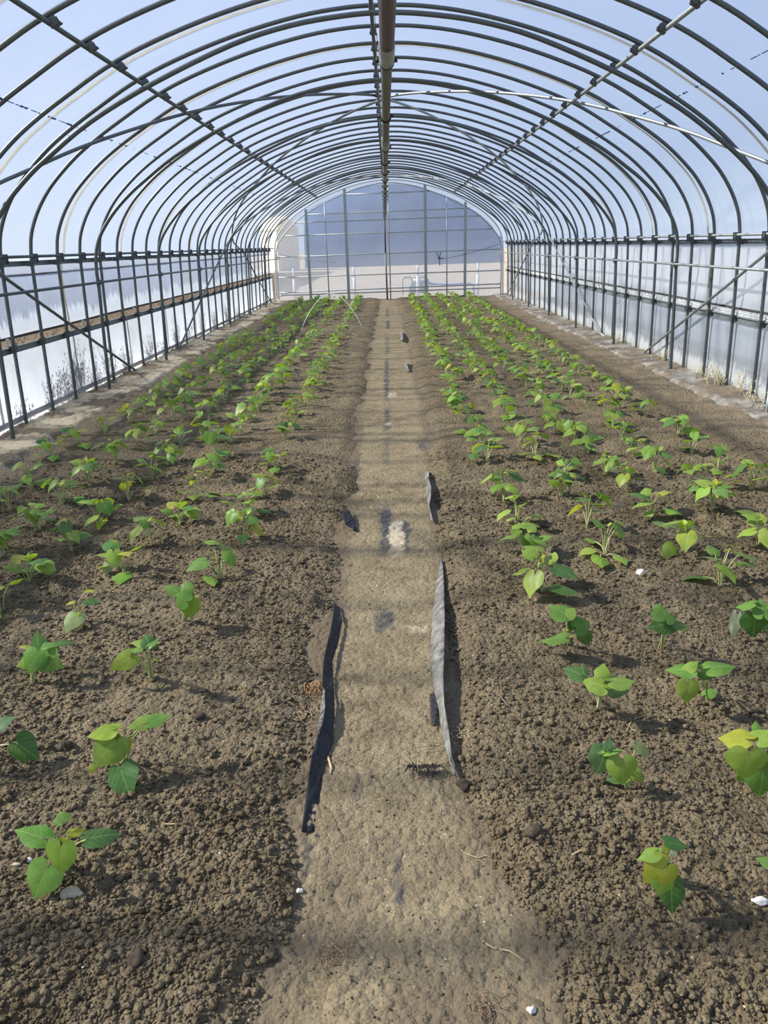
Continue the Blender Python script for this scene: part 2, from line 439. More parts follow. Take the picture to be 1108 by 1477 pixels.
def path_attr(X, Y):
    A = np.zeros(X.shape + (4,)); A[..., 3] = 1
    wx = .030 * (vnoise(X, Y, 22, 11) - .5) + .02 * (vnoise(X, Y, 60, 12) - .5); wy = .09 * (vnoise(X, Y, 16, 13) - .5)
    for (x0, x1, y0, y1, ch, s) in STAINS:
        cx, cy, hx, hy = (x0 + x1) / 2, (y0 + y1) / 2, max(.008, (x1 - x0) / 2), max(.015, (y1 - y0) / 2)
        d = np.maximum(np.abs(X + wx - cx) / hx, np.abs(Y + wy - cy) / hy)
        A[..., ch] = np.maximum(A[..., ch], s * np.clip((1.25 - d) * 2.4, 0, 1) * np.clip(.25 + 1.5 * vnoise(X, Y, 45, 18), 0, 1))
    for side in (-1, 1):
        d = side * (X - path_edge(Y, side))
        A[..., 2] = np.maximum(A[..., 2], np.clip((d + .045 + .05 * (vnoise(X, Y, 18, 15) - .5)) * 16, 0, .9))
    near = np.clip((1.8 - Y) / .7, 0, 1) * .9
    A[..., 2] = np.maximum(A[..., 2], near * np.clip((vnoise(X, Y, 5, 16) - .3) * 2.2, 0, 1))
    return A
def path_h(X, Y):
    nearf = np.clip((2.2 - Y) / 1.2, 0, 1)
    return -.03 + .012 * (vnoise(X, Y, 3, 21) - .5) + .007 * (vnoise(X, Y, 12, 22) - .5) + (.003 + .002 * nearf) * clods(X, Y, .022, 5, .35) / .5 + .004 * clods(X, Y, .012, 6, .4) + nearf * .012 * (vnoise(X, Y, 7, 23) - .5)
o = link('garden_path', grid_mesh([(-.46, .42, .007, .55, 2.6, .007), (-.46, .42, .012, 2.59, 5.6, .014), (-.46, .42, .02, 5.59, LEN, .035)], path_h, 'garden_path', M_PATH, path_attr))
tag(o, 'sandy trodden path running between the two planted beds', 'path', kind='structure')

# strips of plastic ground sheet along the walls (half buried) and the ground under them
for side, m_sheet, lab in ((-1, M_SHEET_L, 'muddy tan plastic ground sheet along the wall with weeds'), (1, M_SHEET_R, 'crinkled grey plastic ground sheet along the wall with the laced gap')):
    def hs(X, Y, side=side):
        ax = np.abs(X)
        e0 = (2.90 if side < 0 else 3.03) + .09 * (vnoise(Y, Y * 0, 1.1, 31 + side) - .5) + .06 * (vnoise(Y, Y * 0, 4.5, 33 + side) - .5)
        inn = np.clip((ax - e0) / .06, 0, 1)
        h = -.045 + .055 * inn + .035 * (vnoise(X, Y, 3.3, 34) - .5) + .035 * np.abs(vnoise(X * 1.6, Y, 9, 35) - .5) + .02 * np.abs(vnoise(X, Y, 22, 36) - .5)
        h = h + np.clip((ax - 3.25) / .2, 0, 1) * .02
        return h
    x0, x1 = (2.82, 3.5)
    o = link('ground_sheet', grid_mesh([(min(side * x0, side * x1), max(side * x0, side * x1), .022, 2.0, LEN, .035)], hs, 'ground_sheet', m_sheet))
    tag(o, lab, 'plastic sheet', kind='structure')

o = MB(); o.add([(-150, -30, -.12), (150, -30, -.12), (150, 200, -.12), (-150, 200, -.12)], [(0, 1, 2, 3)])
tag(link('outside_ground', o.mesh('outside_ground', [M_OUT])), 'dry straw-coloured ground outside the tunnel', 'ground', kind='structure')

# ------------------------------------------------------------------ hoop profiles
PROF = np.array([(3.42, -.25), (3.42, 0), (3.41, .5), (3.395, 1.0), (3.38, 1.36), (3.378, 1.44), (3.368, 1.535), (3.335, 1.69), (3.25, 1.87), (3.13, 2.04), (3.0, 2.175), (2.82, 2.33), (2.62, 2.47), (2.38, 2.615), (2.06, 2.795),
                 (1.7, 2.95), (1.2, 3.115), (.7, 3.235), (.3, 3.29), (0, 3.30)])
PROFI = np.array([(3.29, -.25), (3.285, 0), (3.26, .6), (3.235, 1.15), (3.235, 1.3), (3.222, 1.43), (3.20, 1.54), (3.15, 1.66), (3.07, 1.78), (2.94, 1.93), (2.78, 2.075), (2.62, 2.195), (2.25, 2.44), (1.75, 2.685), (1.14, 2.925), (.7, 3.04), (.3, 3.095), (0, 3.11)])
def smooth_profile(P, per=4):
    full = np.concatenate([P * [-1, 1], P[::-1][1:]])
    out = []
    n = len(full)
    for i in range(n - 1):
        p0, p1, p2, p3 = full[max(i - 1, 0)], full[i], full[i + 1], full[min(i + 2, n - 1)]
        for t in np.linspace(0, 1, per, endpoint=False):
            out.append(.5 * ((2 * p1) + (-p0 + p2) * t + (2 * p0 - 5 * p1 + 4 * p2 - p3) * t * t + (-p0 + 3 * p1 - 3 * p2 + p3) * t ** 3))
    out.append(full[-1])
    return np.array(out)
def prof_xyz(P): return np.stack([P[:, 0], np.zeros(len(P)), P[:, 1]], -1)
MAINP = smooth_profile(PROF); INP = smooth_profile(PROFI)
SKEW = math.atan(.0433); YC0, DY = 8.82, .5972
def hoop_z(x): return float(np.interp(abs(x), PROF[::-1, 0][:15], PROF[::-1, 1][:15]))

mb = MB(); mb.tube(prof_xyz(MAINP), .0165, 9); HOOP_ME = mb.mesh('hoop_tube', [M_STEEL])
mb = MB(); mb.tube(prof_xyz(INP), .0185, 9); INNER_ME = mb.mesh('inner_hoop_tube', [M_STEEL])

def clamp_mesh(name, w=.05, h=.05, d=.05):
    b = MB()
    b.box((0, 0, 0), (w * .75, d * .8, h * .5)); b.box((0, d * .45, -h * .15), (w, .006, h)); b.box((0, -d * .45, -h * .15), (w, .006, h))
    b.box((w * .1, 0, -h * .62), (w * 1.15, d * .9, .006)); b.tube([(-w * .5, -d * .3, -h * .2), (-w * .62, 0, -h * .55), (-w * .5, d * .3, -h * .2)], .004, 5)
    return b.mesh(name, [M_CLAMP], smooth=False)
PURLIN_CL = clamp_mesh('purlin_clamp', .052, .05, .05)
RAIL_CL = clamp_mesh('rail_clamp', .05, .085, .05)
CHAN_CL = clamp_mesh('channel_clip', .05, .05, .055)
PX_L, PX_R = -1.98, 1.90
RAIL_X, RAIL_Z = 3.345, 1.487
def hoop_clamps(root):
    for x, tilt in ((PX_L, -.52), (PX_R, .52), (-.10, 0)):
        o = link('clamp', PURLIN_CL, root, (x * (1 - .012), 0, hoop_z(x) - .03)); o.rotation_euler = (0, tilt, 0)
    for s in (-1, 1):
        o = link('clamp', RAIL_CL, root, (s * RAIL_X, 0, RAIL_Z)); o.rotation_euler = (0, 0, 0 if s > 0 else PI)
        o = link('channel_clip', CHAN_CL, root, (s * 3.40, 0, 1.43)); o.rotation_euler = (0, s * PI / 2, 0)
        o = link('channel_clip', CHAN_CL, root, (s * 3.415, 0, .715)); o.rotation_euler = (0, s * PI / 2, 0)
nvis = 0
for k in range(-14, 24):
    yc = YC0 + DY * k
    r = link('steel_hoop', HOOP_ME, None, (0, yc, 0)); r.rotation_euler = (0, 0, SKEW)
    hoop_clamps(r)
    if k < -6:
        tag(r, 'galvanised steel tunnel hoop passing overhead, nearer than any the photo shows', 'hoop', 'tunnel hoops nearer than the first one in view')
    else:
        nvis += 1
        tag(r, 'galvanised steel tunnel hoop, ' + (nth(nvis) + ' from the viewer' if nvis < 30 else 'last one before the end wall'), 'hoop', 'steel hoops carrying the tunnel roof')
ni = 0
RING = MB(); RING.box((0, 0, 0), (.05, .055, .05)); RING.box((-.012, 0, -.03), (.02, .07, .02)); RING_ME = RING.mesh('ring_clamp', [M_CLAMP], smooth=False)
for k in range(-12, 21, 4):
    r = link('inner_hoop', INNER_ME, None, (0, YC0 + DY * k + .035, 0)); r.rotation_euler = (0, 0, SKEW)
    for s in (-1, 1): link('clamp', RING_ME, r, (s * 3.222, 0, 1.20))
    if k < -4: tag(r, 'second inner steel hoop overhead, nearer than any the photo shows', 'hoop', 'inner hoops nearer than the first one in view')
    else:
        ni += 1
        tag(r, 'thicker inner reinforcing hoop set inside the tunnel hoops, ' + nth(ni) + ' from the viewer', 'hoop', 'inner reinforcing hoops')

# ------------------------------------------------------------------ long pipes and rails
def long_pipe(name, pts, r, m, label, cat, n=9, group=None):
    b = MB(); b.tube(pts, r, n); o = link(name, b.mesh(name, [m])); tag(o, label, cat, group); return o
Y0 = .3
purl = 'long purlin pipes under the hoops'
long_pipe('purlin_pipe', [(PX_L, Y0, hoop_z(PX_L) - .042), (PX_L, 12, hoop_z(PX_L) - .042), (PX_L + .03, 22.75, hoop_z(PX_L) - .04)], .0165, M_STEEL, 'long dark purlin pipe under the roof on the weedy-wall slope', 'pipe', group=purl)
long_pipe('purlin_pipe', [(PX_R, Y0, hoop_z(PX_R) - .042), (PX_R, 12, hoop_z(PX_R) - .042), (PX_R - .02, 22.75, hoop_z(PX_R) - .04)], .0165, M_STEEL_SUN, 'long grey purlin pipe under the roof on the roped-wall slope', 'pipe', group=purl)
long_pipe('purlin_pipe', [(-.12, Y0, 3.252), (-.06, 23.35, 3.25)], .0165, M_STEEL, 'ridge purlin pipe clamped along the crown of the hoops', 'pipe', group=purl)
for s, wn, ms in ((-1, 'weedy wall', M_STEEL), (1, 'roped wall', M_STEEL_SUN)):
    long_pipe('rail_pipe', [(s * (RAIL_X - .005), Y0, 1.492), (s * (RAIL_X - .005), 23.3, 1.492)], .0135, ms, 'thin upper rail pipe clamped to the hoops along the ' + wn, 'rail')
    long_pipe('rail_pipe', [(s * 3.205, Y0, 1.20), (s * 3.205, 23.3, 1.20)], .0135, ms, 'thin middle rail pipe joining the inner hoops along the ' + wn, 'rail')
    for z, h, nm in ((1.432, .042, 'upper'), (.70, .05, 'lower')):
        b = MB(); yy = [Y0, 23.35]
        for (cx, w, cz, hh) in ((s * 3.44, .006, z, h), (s * 3.43, .022, z + h / 2, .005), (s * 3.43, .022, z - h / 2, .005)):
            b.box((cx, (Y0 + 23.35) / 2, cz), (w, 23.35 - Y0, hh))
        tag(link('film_channel', b.mesh('film_channel', [M_ALU], smooth=False)), nm + ' metal film-holding channel along the ' + wn, 'rail')

# ------------------------------------------------------------------ diagonal brace poles, laid on the inside of the hoops
seg = MAINP[(MAINP[:, 0] >= 0) & (MAINP[:, 1] >= 0)][::-1] if MAINP[-1, 0] > 0 else None
half = MAINP[MAINP[:, 0] >= -1e-6]
half = half[half[:, 1] >= -.02]                      # crown ... foot
cum = np.concatenate([[0], np.cumsum(np.hypot(*np.diff(half, axis=0).T))])
s_rail = float(np.interp(-1.44, -half[:, 1], cum))
def on_arch(s, off=.038):
    x = np.interp(s, cum, half[:, 0]); z = np.interp(s, cum, half[:, 1])
    e = .02
    tx = np.interp(s + e, cum, half[:, 0]) - np.interp(s - e, cum, half[:, 0]); tz = np.interp(s + e, cum, half[:, 1]) - np.interp(s - e, cum, half[:, 1])
    l = np.hypot(tx, tz) + 1e-9
    return x + tz / l * off, z - tx / l * off
BR = (('from the ridge forward to the wall', ((0, 10.75), (.62, 10.2), (2.06, 8.5), (3.2, 7.0), (s_rail, 5.3), (cum[-1] + .05, 1.9))),
      ('from the ridge away to the far foot', ((0, 10.9), (2.06, 14.1), (3.1, 15.7), (3.9, 17.2), (s_rail, 18.45), (cum[-1] + .05, 22.7))),
      ('rising from mid-wall foot away to the far roof', ((cum[-1] + .05, 12.1), (s_rail, 16.2), (3.6, 17.4), (2.6, 18.9), (2.0, 19.8), (0, 22.9))),
      ('sloping down in the nearest part of the wall', ((0, -.7), (2.0, 2.4), (s_rail, 6.7), (cum[-1] + .05, 10.35))))
for s, wn, ms in ((-1, 'weedy wall', M_STEEL), (1, 'roped wall', M_STEEL_SUN)):
    for lab, pts in BR:
        ss = np.array([p[0] for p in pts]); yy = np.array([p[1] for p in pts])
        t = np.linspace(0, 1, 70); par = np.linspace(0, 1, len(pts))
        S = np.interp(t, par, ss); Yv = np.interp(t, par, yy)
        for _ in range(3):
            Yv[1:-1] = (Yv[:-2] + 2 * Yv[1:-1] + Yv[2:]) / 4; S[1:-1] = (S[:-2] + 2 * S[1:-1] + S[2:]) / 4
        if 'nearest' in lab: kk = Yv > .3; S, Yv = S[kk], Yv[kk]
        x, z = on_arch(S, .040 if s < 0 else .044)
        P = np.stack([s * np.maximum(x, 0), Yv + (s * x) * .0433, z], -1)
        if s < 0: P[:, 1] += .0
        long_pipe('brace_pole', P, .0155, ms, 'diagonal brace pole ' + lab + ', ' + wn + ' side', 'pole', group='diagonal brace poles')

# ------------------------------------------------------------------ overhead watering pipe with its riser
ip = empty('watering_pipe', (0, 0, 0))
tag(ip, 'rusty brown overhead watering pipe hung along the middle of the tunnel', 'pipe')
def pipe_x(y): return 0.0 - .0042 * (y - 2)
b = MB(); b.tube([(pipe_x(.5), .5, 2.2), (pipe_x(3.25), 3.25, 2.2)], .0275, 14); tag(link('pipe_length', b.mesh('rusty_pipe_length', [M_RUST]), ip), 'rusty red-brown length')
b = MB(); b.tube([(pipe_x(3.25), 3.25, 2.2), (pipe_x(8.0), 8.0, 2.2), (pipe_x(23.15), 23.15, 2.2)], .0235, 12); tag(link('pipe_length', b.mesh('grey_pipe_length', [M_GREYPIPE]), ip), 'grey-brown length')
for y0, y1 in ((3.22, 3.50), (5.9, 6.35), (11.6, 12.0), (17.2, 17.6)):
    b = MB(); b.tube([(pipe_x(y0), y0, 2.2), (pipe_x(y1), y1, 2.2)], .031, 14); link('coupling', b.mesh('coupling', [M_COUPL]), ip)
cy = [1.9, 3.50, 4.92, 6.4, 7.5] + [7.5 + 1.0 * i for i in range(1, 16)]
for y in cy:
    b = MB(); x = pipe_x(y)
    b.tube([(x, y - .012, 2.2), (x, y + .012, 2.2)], .0325, 12); b.box((x + .036, y, 2.205), (.016, .02, .016)); b.box((x - .036, y, 2.205), (.016, .02, .016))
    b.tube([(x, y, 2.22), (x - .02, y, 2.7), (-.09, y, 3.24)], .0025, 5)
    link('hanger_clip', b.mesh('hanger_clip', [M_DARK]), ip)
b = MB(); b.tube([(pipe_x(23.15), 23.13, 2.2), (pipe_x(23.15), 23.14, 1.25)], .022, 10); tag(link('riser', b.mesh('riser_top', [M_RUST]), ip), 'dark red upper riser')
b = MB(); b.tube([(pipe_x(23.15), 23.14, 1.27), (pipe_x(23.15) + .02, 23.15, -.05)], .026, 10); tag(link('riser', b.mesh('riser_foot', [M_GREYPIPE]), ip), 'grey-brown lower riser')

# ------------------------------------------------------------------ films
def film_sheet(profile, ys, wav=0.004, sd=1):
    P = np.asarray(profile); ny, npf = len(ys), len(P)
    V = np.zeros((ny, npf, 3)); V[..., 0] = P[None, :, 0]; V[..., 2] = P[None, :, 1]; V[..., 1] = np.asarray(ys)[:, None]
    w = wav * (vnoise(V[..., 1], V[..., 0] + V[..., 2] * 2, 2.3, 40 + sd) - .5) * 2
    V[..., 0] += w; V[..., 2] += w * .5
    fs = [(i * npf + j, i * npf + j + 1, (i + 1) * npf + j + 1, (i + 1) * npf + j) for i in range(ny - 1) for j in range(npf - 1)]
    return V.reshape(-1, 3), fs
arch = MAINP[MAINP[:, 1] > 1.455]
tn = np.gradient(arch, axis=0); tn /= np.linalg.norm(tn, axis=1)[:, None]
archo = arch + np.stack([-tn[:, 1], tn[:, 0]], -1) * .03
archo = np.concatenate([[(-3.43, 1.455)], archo, [(3.43, 1.455)]])
ys = np.arange(-1.0, 23.46, .2)
b = MB(); b.add(*film_sheet(archo, ys, .004)); roof = link('roof_film', b.mesh('roof_film', [M_ROOF]))
tag(roof, 'clear plastic roof film stretched over the hoops', 'plastic film', kind='structure')
# printed blue line of marks on the film
for s, x in ((-1, 2.60), (1, 2.44)):
    b = MB(); rng = random.Random(5 + s)
    z = hoop_z(x) + .034; y = 4.2; dxz = np.array([.80, 0, -.60 if s > 0 else -.60])
    while y < 16:
        ln = rng.choice((.03, .06, .10)); 
        if rng.random() < .75:
            w = .004 if rng.random() < .5 else .0085
            cz = np.array([s * x, y, z - .014]); t = np.array([s * .80, 0, -.60]) * w
            b.add([cz - t, cz + t, cz + t + [0, ln, 0], cz - t + [0, ln, 0]], [(0, 1, 2, 3)])
        y += ln + rng.choice((.008, .012, .02, .05))
        if int(y / .75) % 2 and rng.random() < .25: y += .16
    tag(link('printed_line', b.mesh('printed_line', [M_PRINT]), roof), 'broken blue printed line')

for s, wn, mc, msk in ((-1, 'weedy wall', M_CURT_L, M_SKIRT_L), (1, 'roped wall', M_CURT_R, M_SKIRT_R)):
    b = MB(); b.add(*film_sheet([(s * 3.452, -.12), (s * 3.452, .2), (s * 3.45, .45), (s * 3.448, .705)], np.arange(-1, 23.46, .25), .006, 2))
    w = link('wall_left' if s < 0 else 'wall_right', b.mesh('skirt_film', [msk]))
    tag(w, 'milky lower skirt film of the ' + ('wall with dead weeds behind' if s < 0 else 'wall with the laced gap'), 'plastic film', kind='structure')
    b = MB(); hem = 1.335 if s < 0 else 1.385
    b.add(*film_sheet([(s * 3.445, 1.455), (s * 3.452, 1.42), (s * 3.46, hem + .02), (s * 3.458, hem)], np.arange(-1, 23.46, .1), .012, 3)); link('apron', b.mesh('apron', [M_APRON]), w)
    if s < 0:
        b = MB(); b.box((s * 3.462, 11.2, .085), (.004, 24.4, .05)); tag(link('fold_band', b.mesh('fold_band', [M_FOLD], smooth=False), w), 'tan folded band')
    cu = empty('side_curtain', (s * 3.475, 11.2, .80)); tag(cu, ('frost-streaked' if s < 0 else 'plain milky') + ' roll-up side curtain film of the ' + wn, 'curtain')
    b = MB(); b.add(*film_sheet([(s * 3.472, .805), (s * 3.475, .95), (s * 3.475, 1.1), (s * 3.472, 1.25), (s * 3.466, 1.45)], np.arange(-1, 23.46, .25), .007, 4 + s)); o = link('curtain_film', b.mesh('curtain_film', [mc])); o.parent = cu; o.matrix_parent_inverse = Matrix.Translation((-s * 3.475, -11.2, -.80))
    b = MB(); yy = np.arange(-1, 23.4, .3); b.tube([(s * 3.472, y, .80 + .008 * (vnoise(np.array([y]), np.array([0.]), .5, 50)[0] - .5)) for y in yy], .013, 8); o = link('roll_pipe', b.mesh('roll_pipe', [M_ROLL])); o.parent = cu; o.matrix_parent_inverse = Matrix.Translation((-s * 3.475, -11.2, -.80))
    if s < 0:
        b = MB(); b.tube([(s * 3.478, y, hem + .004 * math.sin(y * 3)) for y in yy], .012, 6); tag(link('hem_shadow_roll', b.mesh('hem_shadow_roll', [M_ROLL])), 'rolled film hem, its shadow put in as dark colour, above the frost-streaked curtain', 'film hem')  # dark tube: the shadow at the film hem put in as colour

# gap lacing of the roped wall, outside light put in as white rope, white tie straps in the gap of the other
b = MB(); P = []
y = .6; up = False
while y < 23.2: P.append((3.445, y, .785 if up else .735)); up = not up; y += .075
b.tube(P, .0035, 5); b.tube([(3.44, .5, .765), (3.44, 23.2, .765)], .0045, 5); b.tube([(3.442, .5, .742), (3.442, 23.2, .742)], .0045, 5)
tag(link('lacing_gap_light', b.mesh('lacing_gap_light', [M_ROPE])), 'laced zigzag with outside light put in as white, along the gap under the milky curtain', 'rope')
for i, y in enumerate((6.85, 8.62, 10.4, 12.2, 14.0)):
    b = MB(); b.box((-3.435, y, .762), (.004, .028, .085)); b.box((-3.43, y, .80), (.012, .034, .012)); tag(link('tie_strap', b.mesh('tie_strap', [M_WHITE], smooth=False)), 'short white plastic tie strap across the weedy-wall gap, ' + nth(i + 1) + ' from the viewer', 'strap', 'white tie straps')

# film holding straps outside the roof
si = 0
archs = arch + np.stack([-tn[:, 1], tn[:, 0]], -1) * .042
for k in range(-7, 24, 3):
    yc = YC0 + DY * (k + .5) + (-.03)
    b = MB(); b.tube(prof_xyz(np.concatenate([[(-3.50, .1), (-3.47, 1.45)], archs, [(3.47, 1.45), (3.50, .1)]])), .023, 6, flat=.22)
    o = link('film_strap', b.mesh('film_strap', [M_STRAP]), None, (0, yc, 0)); o.rotation_euler = (0, 0, SKEW)
    if k < -5: tag(o, 'beige strap holding the roof film down outside, nearest of all', 'strap', 'film straps')
    else:
        si += 1; tag(o, 'beige strap tied over the roof film outside, ' + nth(si + 1) + ' from the viewer', 'strap', 'film straps')

# ------------------------------------------------------------------ far end wall
GY = 23.36
ENDO = PROF.copy(); ENDO[5:, 1] = 1.44 + (PROF[5:, 1] - 1.44) * (3.24 - 1.44) / (3.30 - 1.44); ENDO[:, 0] *= .985
EO = smooth_profile(ENDO)
EI = smooth_profile(np.array([(3.30, -.2), (3.30, .6), (3.285, 1.2), (3.26, 1.48), (3.1, 1.76), (2.64, 2.21), (2.25, 2.455), (1.75, 2.695), (1.14, 2.94), (.79, 3.05), (.3, 3.14), (0, 3.155)]))
pts = EO[EO[:, 1] > -.15]
b = MB(); V = [(0, GY + .09, 1.2)] + [(p[0] * 1.015, GY + .09, p[1]) for p in pts]; V += [(3.4, GY + .09, -.15), (-3.4, GY + .09, -.15)]
b.add(V, [(0, i, i + 1) for i in range(1, len(V) - 1)] + [(0, len(V) - 1, 1)])
tag(link('wall_end', b.mesh('wall_end', [M_GABLE], smooth=False)), 'clear film closing the far end wall of the tunnel', 'plastic film', kind='structure')
b = MB(); b.tube(prof_xyz(EO) + [0, GY + .06, 0], .016, 8); tag(link('end_arch', b.mesh('end_arch', [M_PALE])), 'outer steel arch framing the far end wall', 'arch')
b = MB(); b.tube(prof_xyz(EI) + [0, GY, 0], .017, 8); tag(link('end_arch', b.mesh('end_arch', [M_PALE])), 'inner lower steel arch framing the far end wall', 'arch')
def arch_z(x): return float(np.interp(abs(x), [0, .3, .79, 1.14, 1.75, 2.25, 2.64], [3.155, 3.14, 3.05, 2.94, 2.695, 2.455, 2.21]))
for x, w, lab in ((-2.34, .075, 'wide end-wall post next to the weedy-wall corner'), (-1.21, .08, 'wide end-wall post at the weedy side of the doorway'), (1.08, .08, 'wide end-wall post standing before the blurred pump'), (2.23, .075, 'wide end-wall post next to the roped-wall corner')):
    z1 = min(arch_z(x) + .12, 3.1); b = MB(); b.box((x, GY - .045, z1 / 2 - .05), (w, .045, z1 + .1)); tag(link('end_post', b.mesh('end_post', [M_PALE], smooth=False)), 'pale square ' + lab, 'post', 'end wall posts')
for x, lab in ((-1.80, 'thin end-wall pipe between the two posts on the weedy side'), (.03, 'thin end-wall pipe beside the riser at the middle'), (1.70, 'thin end-wall pipe between the two posts on the roped side')):
    z1 = arch_z(x); b = MB(); b.tube([(x, GY - .03, -.1), (x, GY - .03, z1)], .017, 8); tag(link('end_pipe', b.mesh('end_pipe', [M_PALE])), 'upright ' + lab, 'post', 'end wall pipes')
GIRT = ((.16, .20, -3.3, 3.3, 'lowest girt pipe just above the soil'), (.24, .31, -3.3, 3.3, 'second girt pipe from the bottom'), (.67, .69, -3.3, 3.3, 'knee-height girt pipe under the blue area'), (1.24, 1.28, -3.29, 3.29, 'girt pipe level with the hanging rope'), (1.82, 1.84, -3.04, 3.05, 'girt pipe above eye level'),
        (2.17, 2.20, -2.68, 2.68, 'girt pipe third from the top'), (2.38, 2.42, -2.36, 2.36, 'girt pipe second from the top'), (2.885, 2.90, -1.25, 1.25, 'short topmost girt pipe under the crown'))
for z0, z1, x0, x1, lab in GIRT:
    b = MB(); b.tube([(x0, GY + .03, z0), (x1, GY + .03, z1)], .0165, 8); tag(link('girt_pipe', b.mesh('girt_pipe', [M_PALE])), 'horizontal end-wall ' + lab, 'pipe', 'end wall girts')
def sag(a, c, d, n=14):
    a, c = np.array(a, float), np.array(c, float); t = np.linspace(0, 1, n)[:, None]
    P = a + (c - a) * t; P[:, 2] -= d * (4 * t * (1 - t)).ravel(); return P
b = MB(); b.tube(sag((-3.28, GY - .08, 1.37), (-1.62, GY - .08, 1.06), .05), .010, 6); b.tube([(-1.62, GY - .08, 1.06), (-1.585, GY - .08, 1.06), (-1.53, GY - .08, 1.26)], .012, 6)
tag(link('hanging_rope', b.mesh('hanging_rope', [M_ROPE])), 'thin white rope sagging across the end wall to a bent tip', 'rope')
b = MB(); b.tube(sag((3.2, GY - .08, 1.42), (1.5, GY - .08, 1.05), .04), .007, 6); tag(link('hanging_rope', b.mesh('hanging_rope', [M_STEEL])), 'thin dark cord slung from the roped-wall corner across the end wall', 'rope')
b = MB()
for p in (((1.40, 1.24), (1.47, 1.06)), ((1.52, 1.25), (1.47, 1.06)), ((1.47, 1.08), (1.49, .88)), ((1.44, 1.06), (1.58, 1.09))): b.tube([(p[0][0], GY - .09, p[0][1]), (p[1][0], GY - .09, p[1][1])], .014, 6)
tag(link('forked_hook', b.mesh('forked_hook', [M_STEEL])), 'dark forked hook hanging on the end wall beside the thin pipe', 'hook')
# long wire hook on the roped wall's middle rail
b = MB(); hy = 11.9; hx = 3.185
P = [(hx, hy - .10, 1.17), (hx, hy - .07, 1.215), (hx, hy - .02, 1.228), (hx, hy + .03, 1.215), (hx, hy + .05, 1.17), (hx, hy + .02, .95), (hx, hy - .02, .78), (hx, hy - .06, .73), (hx, hy - .02, .685), (hx, hy + .05, .67), (hx, hy + .12, .70), (hx, hy + .15, .745), (hx, hy + .17, .75)]
P = [(p[0], p[1], 1.20 + (p[2] - 1.20) * .8) for p in P]
b.tube(P, .006, 6); tag(link('wire_hook', b.mesh('wire_hook', [M_STEEL])), 'long S-shaped wire hook hanging from the middle rail of the roped wall', 'hook')
# short stub stake at the right edge
p = gp(1105, 600); b = MB(); b.tube([(p[0], p[1], -.08), (p[0] + .005, p[1], .22)], .017, 10); b.tube([(p[0] + .005, p[1], .22), (p[0] + .005, p[1], .235)], .02, 10)
tag(link('pipe_stake', b.mesh('pipe_stake', [M_STEEL_SUN])), 'short grey pipe stub standing on the grey ground sheet', 'stake')
# thin white bow of a small tunnel standing in the far rows
a0 = gp(434, 478); a1 = gp(528, 478)
y1 = 19.0
b = MB(); P = []
A_, B_ = np.array([a0[0], a0[1], -.02]), np.array([.0 - .42, a0[1] + .3, -.02])
B_ = np.array([gp(524, 476)[0], gp(524, 476)[1], -.02])
for t in np.linspace(0, 1, 24):
    q = A_ + (B_ - A_) * t; q[2] += .68 * (math.sin(PI * t) ** .8); q[1] += .25 * math.sin(PI * t); P.append(q)
b.tube(P, .006, 6); tag(link('tunnel_bow', b.mesh('tunnel_bow', [M_WHITE])), 'thin white bow of a low crop tunnel standing in the far rows', 'rod')

# ------------------------------------------------------------------ things outside the film
def hills():
    b = MB(); xs = np.linspace(-6.7, 9.3, 60); V = []
    for x in xs:
        h = 6.25 - max(0, abs(x - 1.0) - 2.0) ** 1.6 * .13 + .12 * math.sin(x * 1.7); h = min(h, 1.5 + (hoop_z(min(3.3, abs(x) * 23.4 / 64)) - 1.62) / 23.4 * 64)
        h = max(h, 1.6)
        V += [(x, 64, -.2), (x, 64.5, h * .6), (x, 66, h)]
    fs = []
    for i in range(len(xs) - 1):
        for j in range(2): fs.append((i * 3 + j, (i + 1) * 3 + j, (i + 1) * 3 + j + 1, i * 3 + j + 1))
    b.add(V, fs); tag(link('outside_hill', b.mesh('outside_hill', [M_HILL])), 'blue-grey wooded slope blurred behind the far end wall', 'hill', kind='structure')
hills()
b = MB(); ca = math.cos(PI / 4); Rb = [[ca, -ca, 0], [ca, ca, 0], [0, 0, 1]]
b.box((-8.1, 60, 1.3), (2.0, 2.0, 3.0), Rb); b.add(np.array([(-1.1, -1.1, 0), (1.1, -1.1, 0), (1.1, 1.1, 0), (-1.1, 1.1, 0), (0, -1.1, .9), (0, 1.1, .9)]) @ np.array(Rb).T + [-8.1, 60, 2.75], [(0, 1, 4), (3, 5, 2), (0, 4, 5, 3), (1, 2, 5, 4)])
tag(link('added_glow_building', b.mesh('added_glow_building', [M_CREAM], smooth=False)), 'added cream building giving the bright glow behind the corner of the end wall', 'building', kind='structure')  # building added to give the bright patch in the end-wall corner
for s, x0, m_n, wn in ((-1, 9.6, M_NEIGH, 'weedy'), (1, 4.9, M_NEIGH_R, 'roped')):
    b = MB(); P = [(s * x0, -.2), (s * x0, .7), (s * (x0 + .25), 1.15), (s * (x0 + .9), 1.4), (s * (x0 + 1.8), 1.47), (s * (x0 + 2.7), 1.4), (s * (x0 + 3.6), .7), (s * (x0 + 3.6), -.2)]
    b.add(*film_sheet(P, np.arange(-6, 56.5 if s < 0 else 30.5, 1.0), .02, 9)); tag(link('outside_tunnel', b.mesh('outside_tunnel', [m_n])), 'pale low film-covered tunnel seen as a blur through the ' + wn + ' wall', 'greenhouse', kind='structure')
